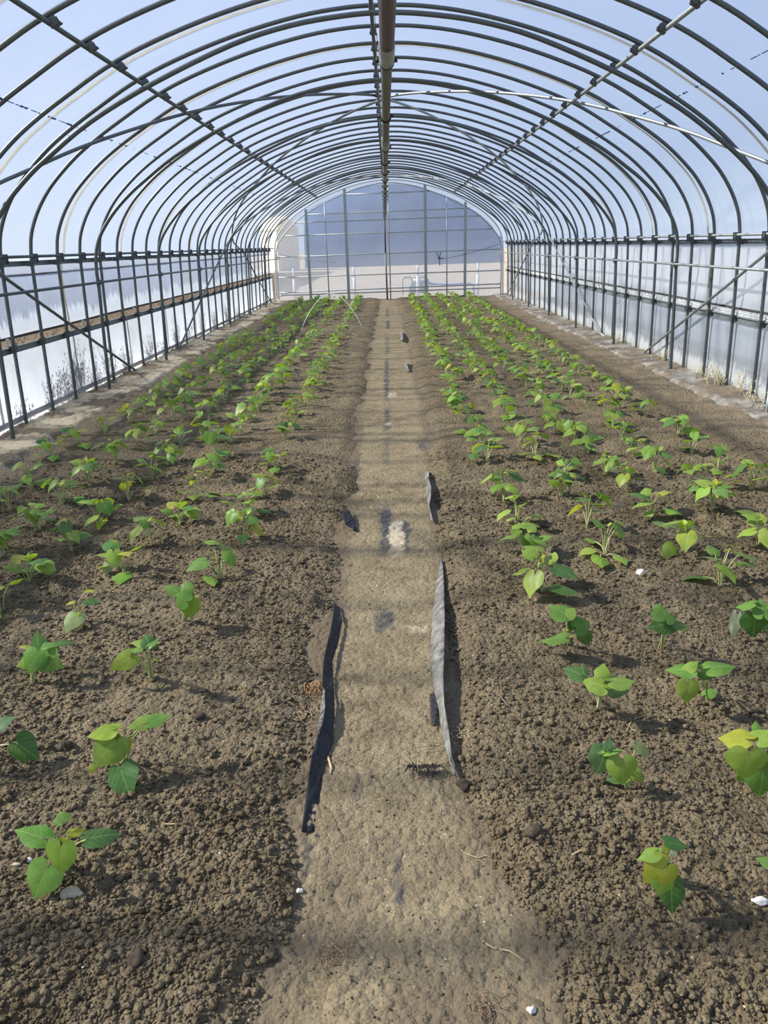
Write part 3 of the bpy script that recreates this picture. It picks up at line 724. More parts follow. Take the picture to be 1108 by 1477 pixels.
# pump with its frame and blue hose behind the end wall
pu = empty('water_pump', (.72, 24.6, 0)); tag(pu, 'blurred engine pump in a tube frame behind the end wall film', 'pump')
b = MB()
for dy in (-.2, .2):
    b.tube([(-.30, dy, 0), (-.30, dy, .46), (-.24, dy, .52), (-.06, dy, .52), (0, dy, .46), (0, dy, 0)], .016, 7); b.tube([(.0, dy, .5), (.42, dy, .52), (.48, dy, .46), (.48, dy, 0)], .016, 7)
link('frame', b.mesh('pump_frame', [M_ENGINE]), pu)
b = MB(); b.box((.12, 0, .2), (.42, .34, .3)); b.tube([(-.1, 0, .18), (.0, 0, .18)], .15, 16); b.tube([(.33, 0, .15), (.4, 0, .15)], .12, 16); link('engine', b.mesh('pump_engine', [M_ENGINE]), pu)
b = MB(); b.tube([(.02, 0, .40), (.14, 0, .42), (.24, 0, .40)], .075, 12); tag(link('tank', b.mesh('pump_tank', [M_WHITE]), pu), 'pale tank')
b = MB(); b.tube([(.26, 0, .36), (.4, 0, .38), (.6, 0, .30), (.75, 0, .29)], [.05, .075, .05, .03], 10); tag(link('cover', b.mesh('pump_cover', [M_BLUE]), pu), 'blue cover')
b = MB(); b.tube([(1.25, 24.6, .30), (1.9, 24.6, .27), (2.5, 24.6, .285), (2.62, 24.6, .25), (2.66, 24.6, -.1)], .028, 9); tag(link('blue_hose', b.mesh('blue_hose', [M_BLUE])), 'blue hose running sideways from the blurred pump outside', 'hose')
for i, (x, lab) in enumerate(((-2.86, 'nearest the weedy wall'), (-1.05, 'behind the doorway post on the weedy side'), (.86, 'behind the pump'), (2.66, 'nearest the roped wall'))):
    b = MB(); b.tube([(x, 23.75, -.1), (x, 23.75, .60)], .05, 10); b.tube([(x, 23.75, .60), (x, 23.75, .9)], .035, 10); tag(link('white_streak_tube', b.mesh('white_streak_tube', [M_WHITE])), 'added white tube for a bright streak behind the end wall film, ' + lab, 'stake', 'added white tubes outside')  # tubes added to stand in for bright vertical streaks on the end film

# dead weeds outside the left wall: each clump its own thing
def weed(loc, h, n, seed, m=M_WEED, spread=.3):
    rng = random.Random(seed); b = MB()
    for i in range(n):
        a = rng.uniform(0, 2 * PI); l = h * rng.uniform(.45, 1); sp = spread * rng.uniform(.2, 1)
        P = [np.array([rng.uniform(-.05, .05), rng.uniform(-.1, .1), -.08])]
        for t in (.35, .7, 1.0): P.append(np.array([P[0][0] + .12 * math.cos(a) * sp * t, P[0][1] + math.sin(a) * sp * t ** 1.3 + rng.uniform(-.02, .02), l * t]))
        b.tube(P, [.004, .0035, .003, .002], 4, cap=False)
        for j in range(rng.randint(2, 6)):
            t = rng.uniform(.4, 1); q = P[0] + (P[-1] - P[0]) * t
            q = np.array([np.interp(t, [0, .35, .7, 1], [p[i2] for p in P]) for i2 in range(3)])
            e = q + np.array([rng.uniform(-.03, .03), rng.uniform(-.12, .12), rng.uniform(.02, .14)])
            b.tube([q, (q + e) / 2 + [0, 0, .01], e], .0022, 4, cap=False)
            for _ in range(2):
                c = e + np.array([rng.uniform(-.02, .02), rng.uniform(-.03, .03), rng.uniform(-.02, .03)]); d = .012
                b.add([c + [0, -d, 0], c + [0, d, 0], c + [.003, 0, d * 2]], [(0, 1, 2)])
    return b.mesh('weed', [m], smooth=False)
WEEDS = ((6.9, .30, 10), (7.6, .42, 20), (8.0, .50, 34), (8.35, .62, 34), (8.8, .45, 18), (9.3, .62, 24), (10.0, .40, 14), (10.9, .50, 20), (11.6, .36, 14), (12.4, .50, 26), (13.2, .46, 20), (14.2, .55, 30), (15.2, .45, 22), (16.4, .5, 26), (17.6, .4, 20))
for i, (y, h, n) in enumerate(WEEDS):
    o = link('dry_weed', weed(None, h, n, 60 + i), None, (-3.53 - .03 * (i % 3), y, -.05))
    tag(o, 'dead brown weed clump showing through the lower film, ' + nth(i + 1) + ' along the wall from the viewer', 'weed', 'dead weeds outside the lower film')
m_, nt_, out_, c_, h_ = soil_mat('bank_soil', (.08, .055, .035), (.15, .11, .07), (.24, .18, .12), .3); principled(nt_, out_, c_, .95, 0, .1)
b = MB(); b.add(*film_sheet([(-3.6, -.13), (-4.2, -.10), (-6.5, -.09), (-9.7, -.12)], np.arange(-4, 55, 1.0), .02, 11))
tag(link('outside_bank', b.mesh('outside_bank', [m_])), 'brown earth bank outside, seen through the open gap', 'ground', kind='structure')
# dry grass on the bank outside, seen through the open gap
b = MB(); rng = random.Random(3)
for i in range(2600):
    x = -rng.uniform(4.4, 9.3); y = rng.uniform(6, 40); a = rng.uniform(0, 2 * PI); l = rng.uniform(.1, .32)
    q = np.array([x, y, -.12]); e = q + np.array([math.cos(a) * l * .7, math.sin(a) * l * .9, l * .7]); w = np.array([.008, .008, 0])
    b.add([q - w, q + w, e], [(0, 1, 2)])
M_BANK = plain('bank_grass', (.34, .25, .15), .9, .35, 3)
tag(link('dry_grass', b.mesh('dry_grass', [M_BANK], smooth=False)), 'brown dry grass on the bank beyond the open gap', 'grass', kind='stuff')
# pale dry grass tufts at the foot of the roped wall
for i, (u, v, h) in enumerate(((1090, 590, .26), (1068, 575, .30), (1050, 560, .34), (1030, 556, .24), (1005, 545, .16), (962, 522, .22), (905, 500, .12))):
    p = gp(u, v); o = link('dry_grass_tuft', weed(None, h * .55, 4, 90 + i, M_PALESTRAW, .3), None, (min(p[0], 3.36), p[1], -.02))
    tag(o, 'pale dry grass tuft at the foot of the roped wall, ' + nth(i + 1) + ' from the viewer', 'grass', 'pale dry grass tufts')

# ------------------------------------------------------------------ loose film flaps along the path
def ribbon(name, L, Rr, zl, zr, m, label, cat, thick=.0012, curl=0.0, m2=None):
    """a strip of sheet between two lines given in the photo's pixels"""
    n = 40
    def line(P, zz):
        P = np.array(P, float); t = np.linspace(0, 1, len(P)); tt = np.linspace(0, 1, n)
        u = np.interp(tt, t, P[:, 0]); v = np.interp(tt, t, P[:, 1])
        z = np.interp(tt, np.linspace(0, 1, len(zz)), zz)
        return np.array([gp(a, c, d) for a, c, d in zip(u, v, z)])
    A, B = line(L, zl), line(Rr, zr)
    k = 7; V = []
    for i in range(n):
        for j in range(k):
            t = j / (k - 1); q = A[i] * (1 - t) + B[i] * t
            q = q + np.array([0, 0, curl * math.sin(PI * t)]) + .0035 * np.array([math.sin(i * .9 + j), 0, math.cos(i * 1.3 + j * 1.7)]) * (0 < j < k - 1)
            V.append(q)
    fs = [(i * k + j, i * k + j + 1, (i + 1) * k + j + 1, (i + 1) * k + j) for i in range(n - 1) for j in range(k - 1)]
    b = MB(); b.add(V, fs); o = link(name, b.mesh(name, [m]))
    s = o.modifiers.new('thickness', 'SOLIDIFY'); s.thickness = thick
    return tag(o, label, cat)
z4 = lambda a: [(420 + x / 4.22, 860 + y / 4.22) for x, y in a]
ribbon('mulch_film_flap', z4([(262, 40), (250, 150), (225, 260), (195, 400), (190, 500), (192, 640), (160, 850), (122, 980), (95, 1180), (62, 1430)]), z4([(292, 60), (312, 150), (290, 270), (250, 400), (258, 520), (265, 680), (255, 900), (200, 1040), (172, 1220), (138, 1430)]),
       [.005, .02, .02, .01, .005, .015, .015, .008, .0, -.01], [-.02, -.012, -.018, -.022, -.022, -.022, -.022, -.022, -.022, -.022], M_BLACK, 'long torn black mulch fabric flap along the weedy-bed edge of the path', 'plastic film', curl=-.004)
ribbon('mulch_film_flap', z4([(195, 560), (192, 610), (180, 680), (168, 780), (160, 840)]), z4([(202, 560), (206, 620), (206, 700), (190, 780), (166, 842)]), [.016] * 5, [.02, .022, .022, .02, .016], M_DUSTY_LIT, 'grey curled rim, its highlight coloured in, lying on the long black fabric flap', 'plastic film')
z6 = lambda a: [(380 + x / 2.788, 800 + y / 2.788) for x, y in a]
ribbon('mulch_film_flap', z6([(714, 22), (692, 130), (678, 250), (671, 380), (672, 470), (688, 560), (712, 680), (738, 800), (766, 890)]), z6([(722, 22), (727, 140), (730, 250), (728, 380), (724, 500), (728, 600), (748, 720), (760, 830), (770, 895)]),
       [-.02, -.025, -.025, -.025, -.025, -.025, -.02, -.015, -.01], [-.01, .02, .028, .028, .024, .02, .015, .0, -.005], M_DUSTY_LIT, 'long dusty flap, lit face coloured grey, standing up along the roped-bed edge of the path', 'plastic film', curl=.006)
ribbon('mulch_film_flap', z6([(668, 560), (672, 620), (676, 680)]), z6([(700, 560), (702, 620), (690, 690)]), [-.022] * 3, [-.012] * 3, M_BLACK, 'small black fabric scrap beside the standing grey flap', 'plastic film')
z5 = lambda a: [(480 + x / 5.54, 640 + y / 5.54) for x, y in a]
ribbon('mulch_film_flap', z5([(740, 215), (735, 280), (748, 330), (742, 380), (758, 470), (762, 520), (785, 610)]), z5([(772, 220), (768, 280), (788, 345), (786, 410), (772, 495), (784, 540), (802, 618)]), [-.02] * 7, [.01, .015, .04, .04, .01, .005, 0], M_DUSTY_LIT, 'short crumpled grey fabric flap at the roped-bed edge, halfway along the photo', 'plastic film')
ribbon('mulch_film_flap', z5([(75, 545), (85, 600), (100, 650), (180, 690)]), z5([(130, 530), (155, 580), (180, 640), (198, 690)]), [.02, .02, .01, -.01], [.0, .0, -.01, -.02], M_BLACK, 'dark triangular fabric corner poking from the weedy-bed edge', 'plastic film')
z7 = lambda a: [(400 + x / 5.54, 420 + y / 5.54) for x, y in a]
ribbon('mulch_film_flap', z7([(980, 320), (978, 345), (985, 390)]), z7([(998, 320), (1004, 350), (1006, 392)]), [-.02] * 3, [.03, .06, .03], M_DUSTY_LIT, 'pale fabric scrap at the path edge farthest away', 'plastic film')
ribbon('mulch_film_flap', z7([(1008, 575), (1014, 600), (1040, 640)]), z7([(1036, 548), (1040, 590), (1056, 640)]), [-.02] * 3, [.04, .03, .01], M_DUSTY_LIT, 'pale fabric scrap at the path edge behind the crumpled flap', 'plastic film')

# ------------------------------------------------------------------ roots, straws, stones
def gz(x, y):
    """height of the ground at a point"""
    X, Yv = np.array([float(x)]), np.array([float(y)])
    side = -1 if x < 0 else 1
    return float(max(bed_height(X, Yv, side)[0], path_h(X, Yv)[0] if -.46 < x < .42 else -1))
def tangle(px, rad, n, m, r, label, seed, h=.03):
    rng = random.Random(seed); p = gp(*px); p[2] = gz(p[0], p[1]); b = MB()
    for i in range(n):
        a = rng.uniform(0, 2 * PI); q = np.array([rng.gauss(0, rad * .3), rng.gauss(0, rad * .3), .004]); P = [q]
        kc = rng.choice((-1, 1)) * rng.uniform(.25, .75)
        for j in range(18):
            a += kc + rng.uniform(-.2, .2); q = q + np.array([math.cos(a), math.sin(a), 0]) * rad * .17; q[2] = .003 + h * .5 * (1 + math.sin(j * .8 + i)) * rng.uniform(.6, 1)
            P.append(q.copy())
        b.tube(P, r, 4)
    return tag(link('root_tangle', b.mesh('root_tangle', [m]), None, p), label, 'roots')
tangle((452, 988), .05, 12, M_ROOT, .0011, 'orange root tangle beside the long black flap', 1)
tangle((444, 1022), .05, 8, M_STRAW, .0009, 'thin pale root curls just below the orange tangle', 2, .02)
tangle((480, 1365), .05, 14, M_ROOTMAT, .0006, 'fine reddish root mat on the nearest part of the path', 3, .01)
tangle((668, 1052), .05, 8, M_STRAW, .0009, 'thin pale root curls beside the standing grey flap', 4, .015)
tangle((700, 1448), .05, 8, M_ROOTMAT, .0007, 'reddish root scraps at the bottom edge of the photo', 5, .012)
b = MB(); rng = random.Random(9); p0 = gp(612, 1108, -.02)
for i in range(70):
    t = rng.uniform(-1, 1); q = np.array([t * .045, rng.uniform(-.006, .006), .004]); a = rng.uniform(-.5, .5) - PI / 2 + t * .4
    e = q + np.array([math.cos(a), math.sin(a), 0]) * rng.uniform(.02, .05) + [0, 0, rng.uniform(0, .012)]
    b.tube([q, (q + e) / 2 + [0, 0, .012], e], [.0016, .0013, .0006], 4)
for c in (((-.04, .01), (-.08, .04), (-.10, .02), (-.12, -.01)), ((-.03, .01), (-.06, .06), (-.03, .085), (.05, .09)), ((0, .02), (.02, .07), (.06, .10), (.0, .12)), ((-.05, .0), (-.08, .01), (-.11, -.03), (-.125, -.05))):
    b.tube([(x, y, .006 + .0015 * i) for i, (x, y) in enumerate(c)], .0008, 4)
tag(link('root_tuft', b.mesh('root_tuft', [M_DARKROOT]), None, p0 + [0, 0, .004]), 'dark bristly root tuft on the path below the standing flap', 'roots')
STRAWS = (((696, 1348), (712, 1356), (735, 1362), (757, 1378), 'long pale curved straw near the footprint', .0022), ((345, 1107), (350, 1098), (357, 1090), (361, 1083), 'short straw on the nearest weedy bed', .002),
          ((903, 1062), (908, 1050), (915, 1042), (938, 1034), 'bent pale straw above the drooping seedling', .0014), ((906, 1050), (912, 1058), (922, 1063), (934, 1060), 'thin curled straw under the bent pale straw', .0011),
          ((785, 1199), (795, 1196), (802, 1192), (806, 1187), 'short straw in the middle of the roped bed', .0017), ((824, 1238), (835, 1233), (842, 1228), (850, 1224), 'straw above the yellowish nearest seedling', .002),
          ((238, 1190), (245, 1192), (252, 1192), (258, 1194), 'pale straw fragment beside the nearest big seedling', .0018), ((478, 1350), (487, 1358), (492, 1362), (496, 1372), 'thin straw beside the reddish root mat', .001),
          ((720, 1004), (724, 1012), (730, 1020), (736, 1026), 'fine pale straw left of the seedling with light leaves'.replace('left of', 'beside'), .001), ((470, 1075), (475, 1090), (478, 1100), (476, 1108), 'brown bark strip leaning on the black flap', .004),
          ((356, 958), (362, 962), (366, 966), (372, 968), 'tiny straw between path and weedy rows', .0012), ((668, 1218), (690, 1225), (700, 1222), (712, 1226), 'grey twig at the edge of the roped bed', .0013))
for a in STRAWS:
    P = [gp(u, v) for u, v in a[:4]]; z = [gz(p[0], p[1]) + .004 for p in P]; P = [np.array([p[0], p[1], q]) for p, q in zip(P, z)]
    b = MB(); b.tube(P, [a[5] * .7, a[5], a[5], a[5] * .6], 5); tag(link('straw', b.mesh('straw', [M_STRAW])), a[4], 'straw')

_ico = None
def ico(sub=2):
    import bmesh
    bm = bmesh.new(); bmesh.ops.create_icosphere(bm, subdivisions=sub, radius=1.0)
    V = np.array([v.co[:] for v in bm.verts]); Fv = [tuple(v.index for v in f.verts) for f in bm.faces]; bm.free()
    return V, Fv
I1, I2, I3 = ico(1), ico(2), ico(3)
def lump(I, r, seed, rough=.25):
    rs = np.random.RandomState(seed); V = I[0].copy(); k = rs.randn(6, 3) * 2.2; ph = rs.rand(6) * 6
    d = 1 + rough * sum(np.sin(V @ k[i] + ph[i]) for i in range(6)) / 2.4
    return V * d[:, None] * np.asarray(r)
STONES = (((103, 1287), (.026, .016, .012), M_STONE, 'flat tan stone chip right under the nearest weedy-bed seedling'.replace('right ', '')), ((93, 1072), (.022, .020, .020), M_CLOD, 'dark angular soil clod beside the seedling cut by the photo edge'), ((41, 1236), (.008, .007, .006), M_WSTONE, 'small white pebble by the nearest round leaf'),
          ((88, 1263), (.010, .007, .006), M_WSTONE, 'second white pebble'), ((432, 1274), (.008, .008, .006), M_WSTONE, 'white square chip beside the path below the black flap'), ((1097, 1299), (.022, .011, .010), M_WSTONE, 'white elongated stone at the edge of the roped bed'),
          ((768, 1449), (.009, .009, .007), M_WSTONE, 'white chip at the bottom edge beside the footprint'), ((195, 1383), (.016, .02, .016), M_CLOD, 'large dark clod near the bottom of the weedy bed'), ((228, 1303), (.007, .012, .006), M_CLOD, 'dark oval pebble below the nearest seedlings'),
          ((785, 763), (.028, .024, .02), M_CLOD, 'grey round clod between two path-side seedlings of the roped bed'), ((670, 1122), (.02, .02, .016), M_CLOD, 'dark clod at the path end of the standing flap'), ((772, 1210), (.026, .022, .02), M_CLOD, 'dark clod above the footprint'), ((22, 1245), (.013, .005, .004), M_STONE, 'straw-coloured chip at the photo edge by the nearest seedling'),
          ((290, 1040), (.018, .015, .014), M_CLOD, 'dark clod in the shade beside the second nearest seedling'), ((925, 828), (.02, .02, .016), M_WSTONE, 'pale pebble in the third roped-bed row'))
STONES = [s if s[3] != 'second white pebble' else (s[0], s[1], s[2], 'white pebble between the tan stone and the round leaf') for s in STONES]
for i, (px, r, m, lab) in enumerate(STONES):
    p = gp(*px); b = MB(); b.add(lump(I3, r, 100 + i, .22), I3[1])
    o = link('stone' if m is not M_CLOD else 'soil_clod', b.mesh('stone', [m], smooth=(m is not M_CLOD)), None, (p[0], p[1], gz(p[0], p[1]) + r[2] * .35)); tag(o, lab, 'stone' if m is not M_CLOD else 'clod')
# loose crumbs of soil over the nearest beds: too many to count
rs = np.random.RandomState(21)
L1 = np.stack([lump(I1, (1, 1, .85), 300 + i, .3) for i in range(12)]); F1 = np.array(I1[1])
NC = 105000
cyv = .70 + 4.9 * rs.rand(NC) ** 1.6; cxv = rs.uniform(-1, 1, NC) * (.60 * cyv + .22)
PV = []
for side in (-1, 1):
    msk = (np.sign(cxv) == side) & (np.abs(cxv) < 2.9); X_, Y_ = cxv[msk], cyv[msk]
    d = side * (X_ - path_edge(Y_, side)); u_ = rs.rand(len(X_))
    keep = np.where(d < 0, u_ > .93, vnoise(X_, Y_, 3.0, 70) > u_ * .62)
    X_, Y_, d = X_[keep], Y_[keep], d[keep]
    Zc = np.where(d < 0, np.maximum(bed_height(X_, Y_, side), path_h(X_, Y_)), bed_height(X_, Y_, side))
    u_ = rs.rand(len(X_)); rr = np.where(d < 0, .0014 + .0028 * u_ ** 3, .0024 + .0030 * u_ + .0085 * u_ ** 14)
    c = np.stack([X_, Y_, Zc + rr * .35], -1); w_ = rs.randint(12, size=len(X_))
    PV.append((L1[w_] * rr[:, None, None] + c[:, None, :]).reshape(-1, 3))
V = np.concatenate(PV); nl = len(V) // 12
Fq = (F1[None] + (np.arange(nl) * 12)[:, None, None]).reshape(-1, 3)
me = bpy.data.meshes.new('soil_crumbs')
me.vertices.add(len(V)); me.vertices.foreach_set('co', V.ravel())
me.loops.add(Fq.size); me.loops.foreach_set('vertex_index', Fq.ravel().astype(np.int32))
me.polygons.add(len(Fq)); me.polygons.foreach_set('loop_start', np.arange(0, Fq.size, 3, dtype=np.int32))
me.update(calc_edges=True); me.polygons.foreach_set('use_smooth', np.ones(len(Fq), dtype=bool)); me.materials.append(M_SOIL)
tag(link('soil_crumbs', me), 'loose soil crumbs scattered over the nearest ground', 'soil', kind='stuff')

# ------------------------------------------------------------------ seedlings
TH = np.radians([0, 12, 26, 42, 60, 80, 102, 124, 145, 163])
RT = np.array([1.0, .80, .70, .655, .62, .565, .50, .44, .38, .24])
def heart(nh):
    th = np.linspace(0, math.radians(163), nh) if nh > 8 else np.radians([0, 14, 38, 68, 100, 132, 160])
    r = np.interp(th, TH, RT); 
    return np.concatenate([-th[::-1], th[1:]]), np.concatenate([r[::-1], r[1:]])
def leaf(b, B, T, w=1.0, Nh=(-.25, -.45, 1.0), tint=(.15, .29, .045), hi=True, rng=random, fold=None, bulge=None):
    B, T = np.asarray(B, float), np.asarray(T, float); L = np.linalg.norm(T - B); ax = (T - B) / L
    n = np.asarray(Nh, float); n = n - ax * (n @ ax); n /= np.linalg.norm(n) + 1e-9; sd = np.cross(n, ax)
    th, r = heart(13 if hi else 7); rings = (.3, .55, .8, 1.0) if hi else (.5, 1.0)
    fold = rng.uniform(-.12, .30) if fold is None else fold; bulge = rng.uniform(.05, .16) if bulge is None else bulge
    rip = rng.uniform(.012, .035); ph = rng.uniform(0, 6); tw = rng.uniform(-.12, .12)
    V = [B]; UVs = [(0, 0)]
    for q in rings:
        a = r * np.cos(th) * q; c = r * np.sin(th) * q * w * 1.02
        z = bulge * 4 * np.clip(a, -.3, 1) * (1 - np.clip(a, -.3, 1)) * .5 - .35 * c * c + fold * np.abs(c) * .6 + rip * np.sin(4 * th + ph) * q * q + tw * a * c * 2
        for i in range(len(th)):
            V.append(B + L * (a[i] * ax + c[i] * sd + z[i] * n)); UVs.append((a[i], c[i]))
    k = len(th); fs = [(0, 1 + i, 2 + i) for i in range(k - 1)]
    for j in range(len(rings) - 1):
        o0 = 1 + j * k; fs += [(o0 + i, o0 + k + i, o0 + k + i + 1, o0 + i + 1) for i in range(k - 1)]
    b.add(V, fs, uv=UVs, tint=tint)
def petiole(b, root, B, tint=(.42, .46, .20), r=.0022, hi=True, via=None, rng=random):
    root, B = np.asarray(root, float), np.asarray(B, float)
    if via is None:
        via = root * .5 + B * .5 + np.array([(root[0] - B[0]) * .18, (root[1] - B[1]) * .18, .018 * rng.uniform(.3, 1.4)])
    P = [root, root * .3 + np.asarray(via) * .7 if False else (root + np.asarray(via)) / 2 + [0, 0, .004], np.asarray(via), (np.asarray(via) + B) / 2 + [0, 0, .004], B]
    b.tube(P if hi else [P[0], P[2], P[4]], [r * 1.25, r * 1.1, r, r * .85, r * .7] if hi else [r * 1.3, r, r * .8], 6 if hi else 4, tint=tint, cap=False)
GREENS = ((.19, .34, .055), (.16, .30, .055), (.23, .38, .06), (.26, .41, .06), (.20, .34, .08))
YEL = (.42, .48, .06); LITE = (.33, .46, .08); DARKG = (.11, .22, .055); PALEG = (.30, .40, .19); BLUEG = (.13, .24, .10)
def jit(c, rng, a=.12): return tuple(x * (1 + rng.uniform(-a, a)) for x in c)

def variant(seed, hi):
    rng = random.Random(seed); lv, st = MB(), MB()
    n = rng.choice((6, 7, 7, 8, 8, 9)); a0 = rng.uniform(0, 6.28)
    lean = np.array([rng.uniform(-.02, .02), rng.uniform(-.02, .02), 0])
    for i in range(n):
        a = a0 + i * 2.4 + rng.uniform(-.5, .5); t = (i + .5) / n
        rad = rng.uniform(.015, .05) + .055 * t; h = rng.uniform(.13, .185) - .09 * t * rng.uniform(.2, 1.1)
        if rng.random() < .12: h = rng.uniform(.02, .06); rad = rng.uniform(.06, .11)
        B = np.array([rad * math.cos(a), rad * math.sin(a), max(.02, h)]) + lean
        da = a + rng.uniform(-.7, .7); pt = rng.uniform(-1.0, .25) if h > .07 else rng.uniform(-.5, -.1)
        L = rng.uniform(.066, .098) * (1 - .2 * (i == 0))
        T = B + L * np.array([math.cos(da) * math.cos(pt), math.sin(da) * math.cos(pt), math.sin(pt)])
        if T[2] < .004: T[2] = .004
        u = rng.random(); tint = jit(YEL if u < .06 else LITE if u < .36 else DARKG if u < .46 else rng.choice(GREENS), rng)
        leaf(lv, B, T, rng.uniform(.72, .95), (math.cos(da) * .4 - .3, math.sin(da) * .4 - .2, 1), tint, hi, rng)
        petiole(st, (rng.uniform(-.008, .008), rng.uniform(-.008, .008), -.012), B, jit((.40, .44, .19) if rng.random() < .6 else (.55, .53, .33), rng), rng.uniform(.0019, .0026), hi, None, rng)
    for i in range(rng.choice((1, 2, 2))):
        a = rng.uniform(0, 6.28); B = np.array([.015 * math.cos(a), .015 * math.sin(a), rng.uniform(.10, .18)]) + lean * .6
        T = B + rng.uniform(.022, .035) * np.array([math.cos(a), math.sin(a), rng.uniform(.1, .9)])
        leaf(lv, B, T, .7, (0, -.6, 1), jit(YEL, rng), hi, rng, .5); petiole(st, (0, 0, -.01), B, (.45, .50, .16), .002, hi, None, rng)
    return lv, st

def put_plant(lv_me, st_me, loc, rz, sc, label, group='seedlings in the ten planted rows'):
    r = empty('sweet_potato_seedling', loc); r.rotation_euler = (0, 0, rz); r.scale = (sc, sc, sc)
    link('leaves', lv_me, r); link('stems', st_me, r)
    tag(r, label, 'seedling', group)
    return r

ROWS = {('L', 1): -.88, ('L', 2): -1.34, ('L', 3): -1.77, ('L', 4): -2.13, ('L', 5): -2.53, ('R', 1): .64, ('R', 2): 1.02, ('R', 3): 1.42, ('R', 4): 1.80, ('R', 5): 2.22}
ROWN = {1: 'path-side row', 2: 'second row from the path', 3: 'middle row', 4: 'fourth row from the path', 5: 'wall-side row'}
BEDN = {'L': 'weedy-wall bed', 'R': 'roped-wall bed'}
MEAS = {('L', 1): [(-.86, 3.3), (-.83, 3.83), (-.89, 4.24), (-.84, 4.59), (-.85, 5.15), (-.9, 6.02), (-.88, 6.5), (-.92, 7.06)],
        ('L', 2): [(-1.35, 3.4), (-1.35, 3.84), (-1.29, 4.17), (-1.29, 4.63), (-1.29, 5.06), (-1.36, 5.58), (-1.35, 6.07), (-1.36, 6.5), (-1.36, 6.94)],
        ('L', 3): [(-1.78, 3.01), (-1.81, 3.35), (-1.78, 3.79), (-1.76, 4.17), (-1.72, 4.59), (-1.72, 5.08), (-1.71, 5.45), (-1.76, 6.02), (-1.66, 6.34), (-1.71, 6.89)],
        ('L', 4): [(-2.13, 3.73), (-2.1, 4.11), (-2.15, 4.57), (-2.14, 5.0), (-2.11, 5.47), (-2.13, 6.08), (-2.11, 6.52), (-2.07, 6.97), (-2.06, 7.37)],
        ('L', 5): [(-2.48, 4.56), (-2.52, 4.97), (-2.64, 5.62), (-2.6, 6.04), (-2.55, 6.5), (-2.49, 6.99), (-2.44, 7.29), (-2.49, 7.77)],
        ('R', 1): [(.63, 3.08), (.64, 3.5), (.65, 3.89), (.66, 4.43), (.67, 5.32), (.67, 5.75), (.67, 6.13), (.66, 6.71), (.62, 7.05), (.60, 7.45), (.59, 7.85)],
        ('R', 2): [(1.02, 3.5), (1.03, 3.89), (1.01, 4.45), (1.0, 5.28), (.97, 5.77), (.96, 6.22), (.98, 6.7), (1.01, 7.19), (1.02, 7.7), (1.03, 8.19)],
        ('R', 3): [(1.02 + .42, 3.13), (1.44, 3.55), (1.43, 4.05), (1.43, 4.51), (1.12, 4.85), (1.4, 4.9), (1.41, 5.47), (1.42, 5.83), (1.31, 6.08), (1.36, 6.42), (1.37, 6.8), (1.37, 7.17)],
        ('R', 4): [(1.84, 3.6), (1.78, 4.07), (1.82, 4.52), (1.76, 4.96), (1.77, 5.44), (1.80, 5.85), (1.84, 6.25), (1.88, 6.66)],
        ('R', 5): [(2.22, 4.53), (2.19, 4.98), (2.18, 5.41), (2.25, 5.88), (2.18, 6.49), (2.13, 6.94)]}
